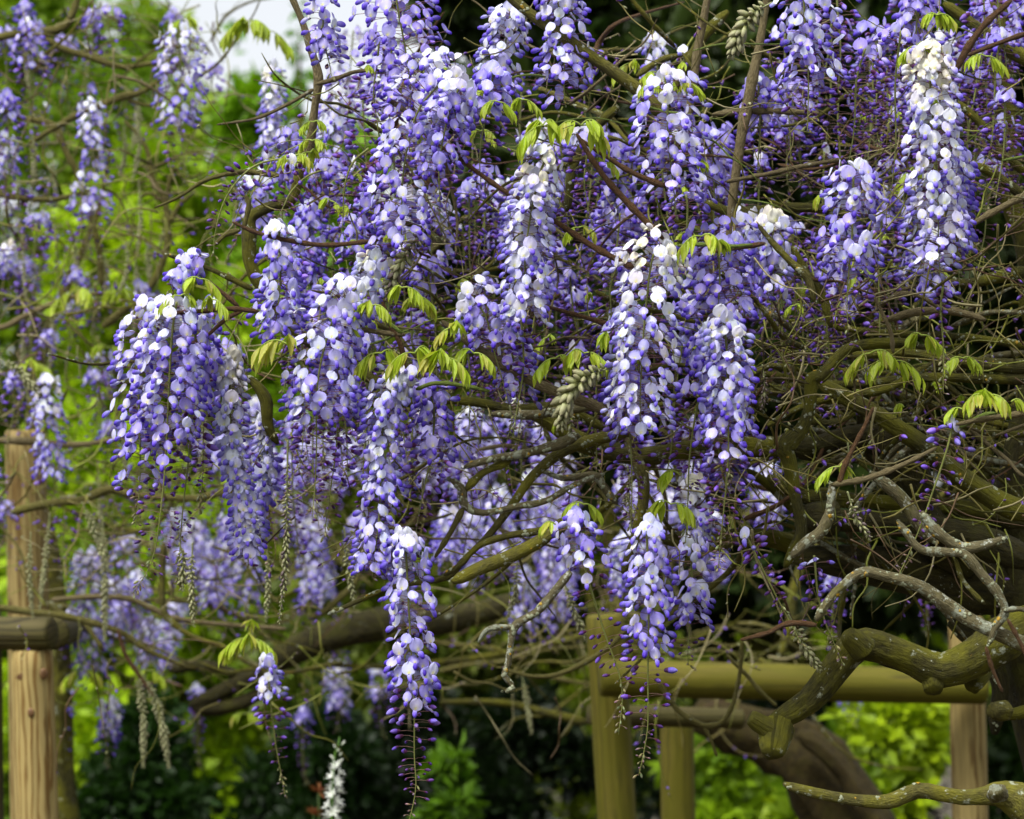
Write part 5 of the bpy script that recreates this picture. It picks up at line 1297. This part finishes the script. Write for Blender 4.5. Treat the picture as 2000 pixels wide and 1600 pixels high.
# ------------------------------------------------------------------ young leaves
SH = [(1060, 245, 4.33, 62, 3, -.6, 'large limp lime leaves at the tip of the red-brown twigs'),
      (1135, 245, 4.33, 64, 3, .4, 'large lime leaf tuft standing over the creamy-topped cluster'),
      (975, 200, 4.34, 42, 2, .2, 'small lime leaf tuft touching the arching pale blue cluster'),
      (1020, 195, 4.40, 36, 2, .6, 'little lime leaf tuft above the large limp lime leaves'),
      (1345, 165, 4.38, 36, 2, .5, 'small pale leaf tuft behind the wide lilac cluster top'),
      (1270, 165, 4.40, 30, 2, -.3, 'little green leaf tuft at the end of the olive diagonal branch'),
      (560, 672, 4.34, 82, 1, -1.3, 'leaf of large flat lime leaflets beside the slender near-white cluster'),
      (566, 668, 4.36, 60, 1, -.3, 'lime leaf with long hanging leaflets by the thick lilac cluster'),
      (390, 545, 4.36, 46, 2, .2, 'drooping lime leaves above the broad lilac cluster'),
      (352, 578, 4.35, 40, 2, -.5, 'drooping lime leaves over the outermost lilac cluster'),
      (415, 585, 4.35, 42, 2, .7, 'drooping lime leaves on the red twig over the broad cluster'),
      (725, 598, 4.36, 46, 3, .0, 'fresh green leaf tuft beside the white drooping cluster'),
      (785, 562, 4.38, 46, 2, .2, 'star-like green leaf tuft above the tan diagonal branch'),
      (745, 690, 4.37, 56, 2, -.4, 'broad lime leaflets behind the brown twig fork'),
      (810, 690, 4.34, 62, 2, -.6, 'hanging lime leaves above the long pale curved cluster'),
      (865, 700, 4.34, 60, 3, .2, 'bunch of hanging lime leaves on a green shoot'),
      (925, 690, 4.35, 52, 2, .7, 'hanging lime leaves beside the tan diagonal branch'),
      (885, 640, 4.35, 46, 2, -.7, 'narrow lime leaves at the cut top of the tan branch'),
      (820, 580, 4.40, 40, 2, .5, 'light green leaf tuft between purple buds over the tan branch'),
      (1085, 700, 4.38, 50, 2, -.4, 'lime leaves among purple buds beside the fat green bud spike'),
      (1140, 690, 4.38, 54, 2, .5, 'lime leaves hanging next to the largest white-topped cluster'),
      (1190, 660, 4.33, 52, 1, -.3, 'folded green leaf against the largest white-topped cluster'),
      (1370, 462, 4.33, 56, 2, -.4, 'green folded leaf lying over the largest white cluster top'),
      (1400, 475, 4.35, 40, 1, .5, 'green leaf on the shoot above the deep violet cluster'),
      (1310, 985, 4.42, 64, 2, .1, 'hanging green leaves above the bare bud-tailed cluster'),
      (1325, 925, 4.44, 56, 1, -1.2, 'single broad green leaf behind the budding violet cluster'),
      (1140, 985, 4.42, 46, 2, .4, 'light green leaf tuft above the short-flowered cluster'),
      (1085, 1025, 4.36, 46, 1, -1.0, 'limp green leaf at the top of the short-flowered cluster'),
      (1700, 690, 4.56, 54, 2, -.3, 'lime leaves hanging below the crooked mossy branch'),
      (1745, 705, 4.56, 60, 2, .2, 'lime leaves hanging amid the mossy tangle'),
      (1800, 655, 4.58, 46, 2, .2, 'green leaf tuft standing over the crooked mossy branch'),
      (1880, 700, 4.50, 44, 2, .1, 'pale green leaves by the thin trailing budded stem'),
      (1925, 775, 4.33, 56, 3, .1, 'bright lime leaf fan at the end of the tan twig by the lone flower'),
      (1880, 800, 4.35, 40, 1, -.8, 'small lime leaf next to the lone pale flower'),
      (1975, 785, 4.35, 36, 1, .7, 'small lime leaf farther along the tan twig'),
      (1640, 912, 4.36, 46, 2, -.7, 'feathery light green leaf tuft at the twig fork'),
      (1830, 30, 4.42, 44, 3, .2, 'green leaves on the red forked twig above the cream-topped cluster'),
      (1790, 90, 4.38, 38, 2, -.5, 'pale green leaves at the top of the cream-topped cluster'),
      (1925, 110, 4.6, 40, 2, .2, 'dim green leaves beside the red forked twig'),
      (575, 305, 4.45, 40, 2, .1, 'bright leaf tuft where the tan climbing stem meets the arching bud stem'),
      (610, 275, 4.5, 34, 2, .3, 'small green leaf tuft on the tan climbing stem'),
      (480, 45, 6.3, 56, 3, -.2, 'yellow-green leaves before the white sky by the large pale cluster'),
      (525, 60, 6.3, 50, 2, .6, 'yellow-green limp leaves above the slim white cluster'),
      (360, 40, 6.4, 44, 2, -.4, 'pale green leaves over the large pale lilac cluster'),
      (150, 570, 6.6, 56, 3, -.2, 'yellow-green leaves below the rounded pale cluster'),
      (235, 575, 6.6, 60, 3, .3, 'yellow-green limp leaves behind the outermost lilac cluster'),
      (60, 715, 6.6, 54, 3, .2, 'light green leaves above the white-topped lilac cluster'),
      (210, 680, 6.9, 46, 2, .2, 'green leaves behind the broad lilac cluster'),
      (485, 1250, 5.35, 58, 3, .1, 'lime leaves over the small drooping cluster under the vine'),
      (490, 1222, 5.4, 40, 1, .2, 'single broad lime leaf above the small drooping cluster'),
      (290, 1310, 6.6, 36, 2, .2, 'small leaves on the hanging twig over the dark shrub'),
      (160, 1310, 7.2, 44, 2, -.2, 'dim green leaves near the long lilac cluster by the log beam'),
      (475, 1395, 7.0, 36, 2, 0, 'small dim leaves under the crooked dark limb'),
      (330, 1130, 7.4, 46, 2, .3, 'yellow-green leaves in the gap behind the bud spikes')]
for px, py, d, s, n, ln, lab in SH:
    leaf_shoot(px, py, d, s, lab, n=n, lean=ln, rs=random.Random(int(px * 3 + py)), bronze=.5 if 'flat' in lab else .12)
for k in range(54):
    x, y = rs.uniform(600, 1900), rs.uniform(120, 820)
    leaf_shoot(x, y, rs.uniform(4.5, 4.9), rs.uniform(22, 40), n=rs.choice([1, 2]), lean=rs.uniform(-1, 1), rs=rs, **near(x, y, 'tiny green leaf tuft near'))

# ---- white flower spike and red blooms low behind
def star_spike(px, py0, py1, d, label):
    p0, p1 = at(px - 8, py1, d), at(px + 8, py0, d)
    base = Vector((p0.x - .01, p0.y, 0))
    root = empty('flower_spike', base); tag(root, label, 'flower')
    P = smooth_path([(0, 0, 0, .004), (*(p0 - base), .0035), (*(p1 - base), .0012)], .03)
    tv, tt, _ = tube(P, 6)
    link('stem', mesh_tris('stem', tv, tt, np.tile((.10, .22, .03), (len(tv), 1)), mat=STEM), root)
    pt = []
    for k in range(6):
        a = 2 * math.pi * k / 6
        o = np.array([.55, math.cos(a) * .55, math.sin(a) * .55]); o /= np.linalg.norm(o)
        V, T, C = leaflet_tpl(k, (.80, .84, .80), (.86, .88, .86))
        pt.append(put((V, T, C), basis(o, np.array([1.0, .1, .2])), np.zeros(3), .022, 1.0))
    fm = mesh_tris('blossom', *join(pt), mat=PETAL)
    bm_ = mesh_tris('bud', *[np.asarray(q) for q in blob_tpl([(0, 0, .001, .001), (.006, 0, .0028, .0028), (.016, 0, .002, .002)], [(.3, .4, .2), (.7, .75, .6), (.8, .82, .75)], 6)], mat=PETAL)
    for k in range(22):
        t = k / 21
        z = p0.lerp(p1, .08 + .8 * t) - base
        a = k * 2.4
        o = np.array([math.cos(a), math.sin(a), .5 + .6 * t])
        M = basis(o, np.array([0, 0, 1.0]))
        f = bpy.data.objects.new('blossom' if t < .72 else 'bud', fm if t < .72 else bm_); f.parent = root
        f.matrix_basis = Matrix.LocRotScale(z + Vector(o) * .006, Matrix(M.tolist()).to_quaternion(), Vector((1.15 - .4 * t,) * 3)); col.objects.link(f)
star_spike(655, 1440, 1620, 6.6, 'upright white starry flower spike before the dark shrubs')

def red_tuft(px, py, d, label):
    p = at(px, py, d); base = Vector((p.x, p.y, 0))
    root = empty('red_flower', base); tag(root, label, 'flower', 'red blooms beside the white spike')
    P = smooth_path([(0, 0, 0, .004), (.01, 0, p.z * .5, .0035), (0, 0, p.z, .002)], .05)
    tv, tt, _ = tube(P, 6); link('stem', mesh_tris('stem', tv, tt, np.tile((.08, .14, .03), (len(tv), 1)), mat=STEM), root)
    pt = []
    for k in range(16):
        o = np.array([random.uniform(-1, 1), random.uniform(-1, 1), random.uniform(-.2, 1)])
        V, T, C = leaflet_tpl(k, (.24, .045, .02), (.30, .08, .04)); pt.append(put((V, T, C), basis(o, np.array([.1, .2, 1.0])), np.array([0, 0, p.z]), .03, 1.0))
    link('petals', mesh_tris('petals', *join(pt), mat=PETAL), root)
red_tuft(622, 1548, 7.2, 'small red bloom beside the white flower spike'); red_tuft(612, 1592, 7.2, 'small red bloom beside the white flower spike')
print('objects', len(bpy.data.objects), N_OBJ)
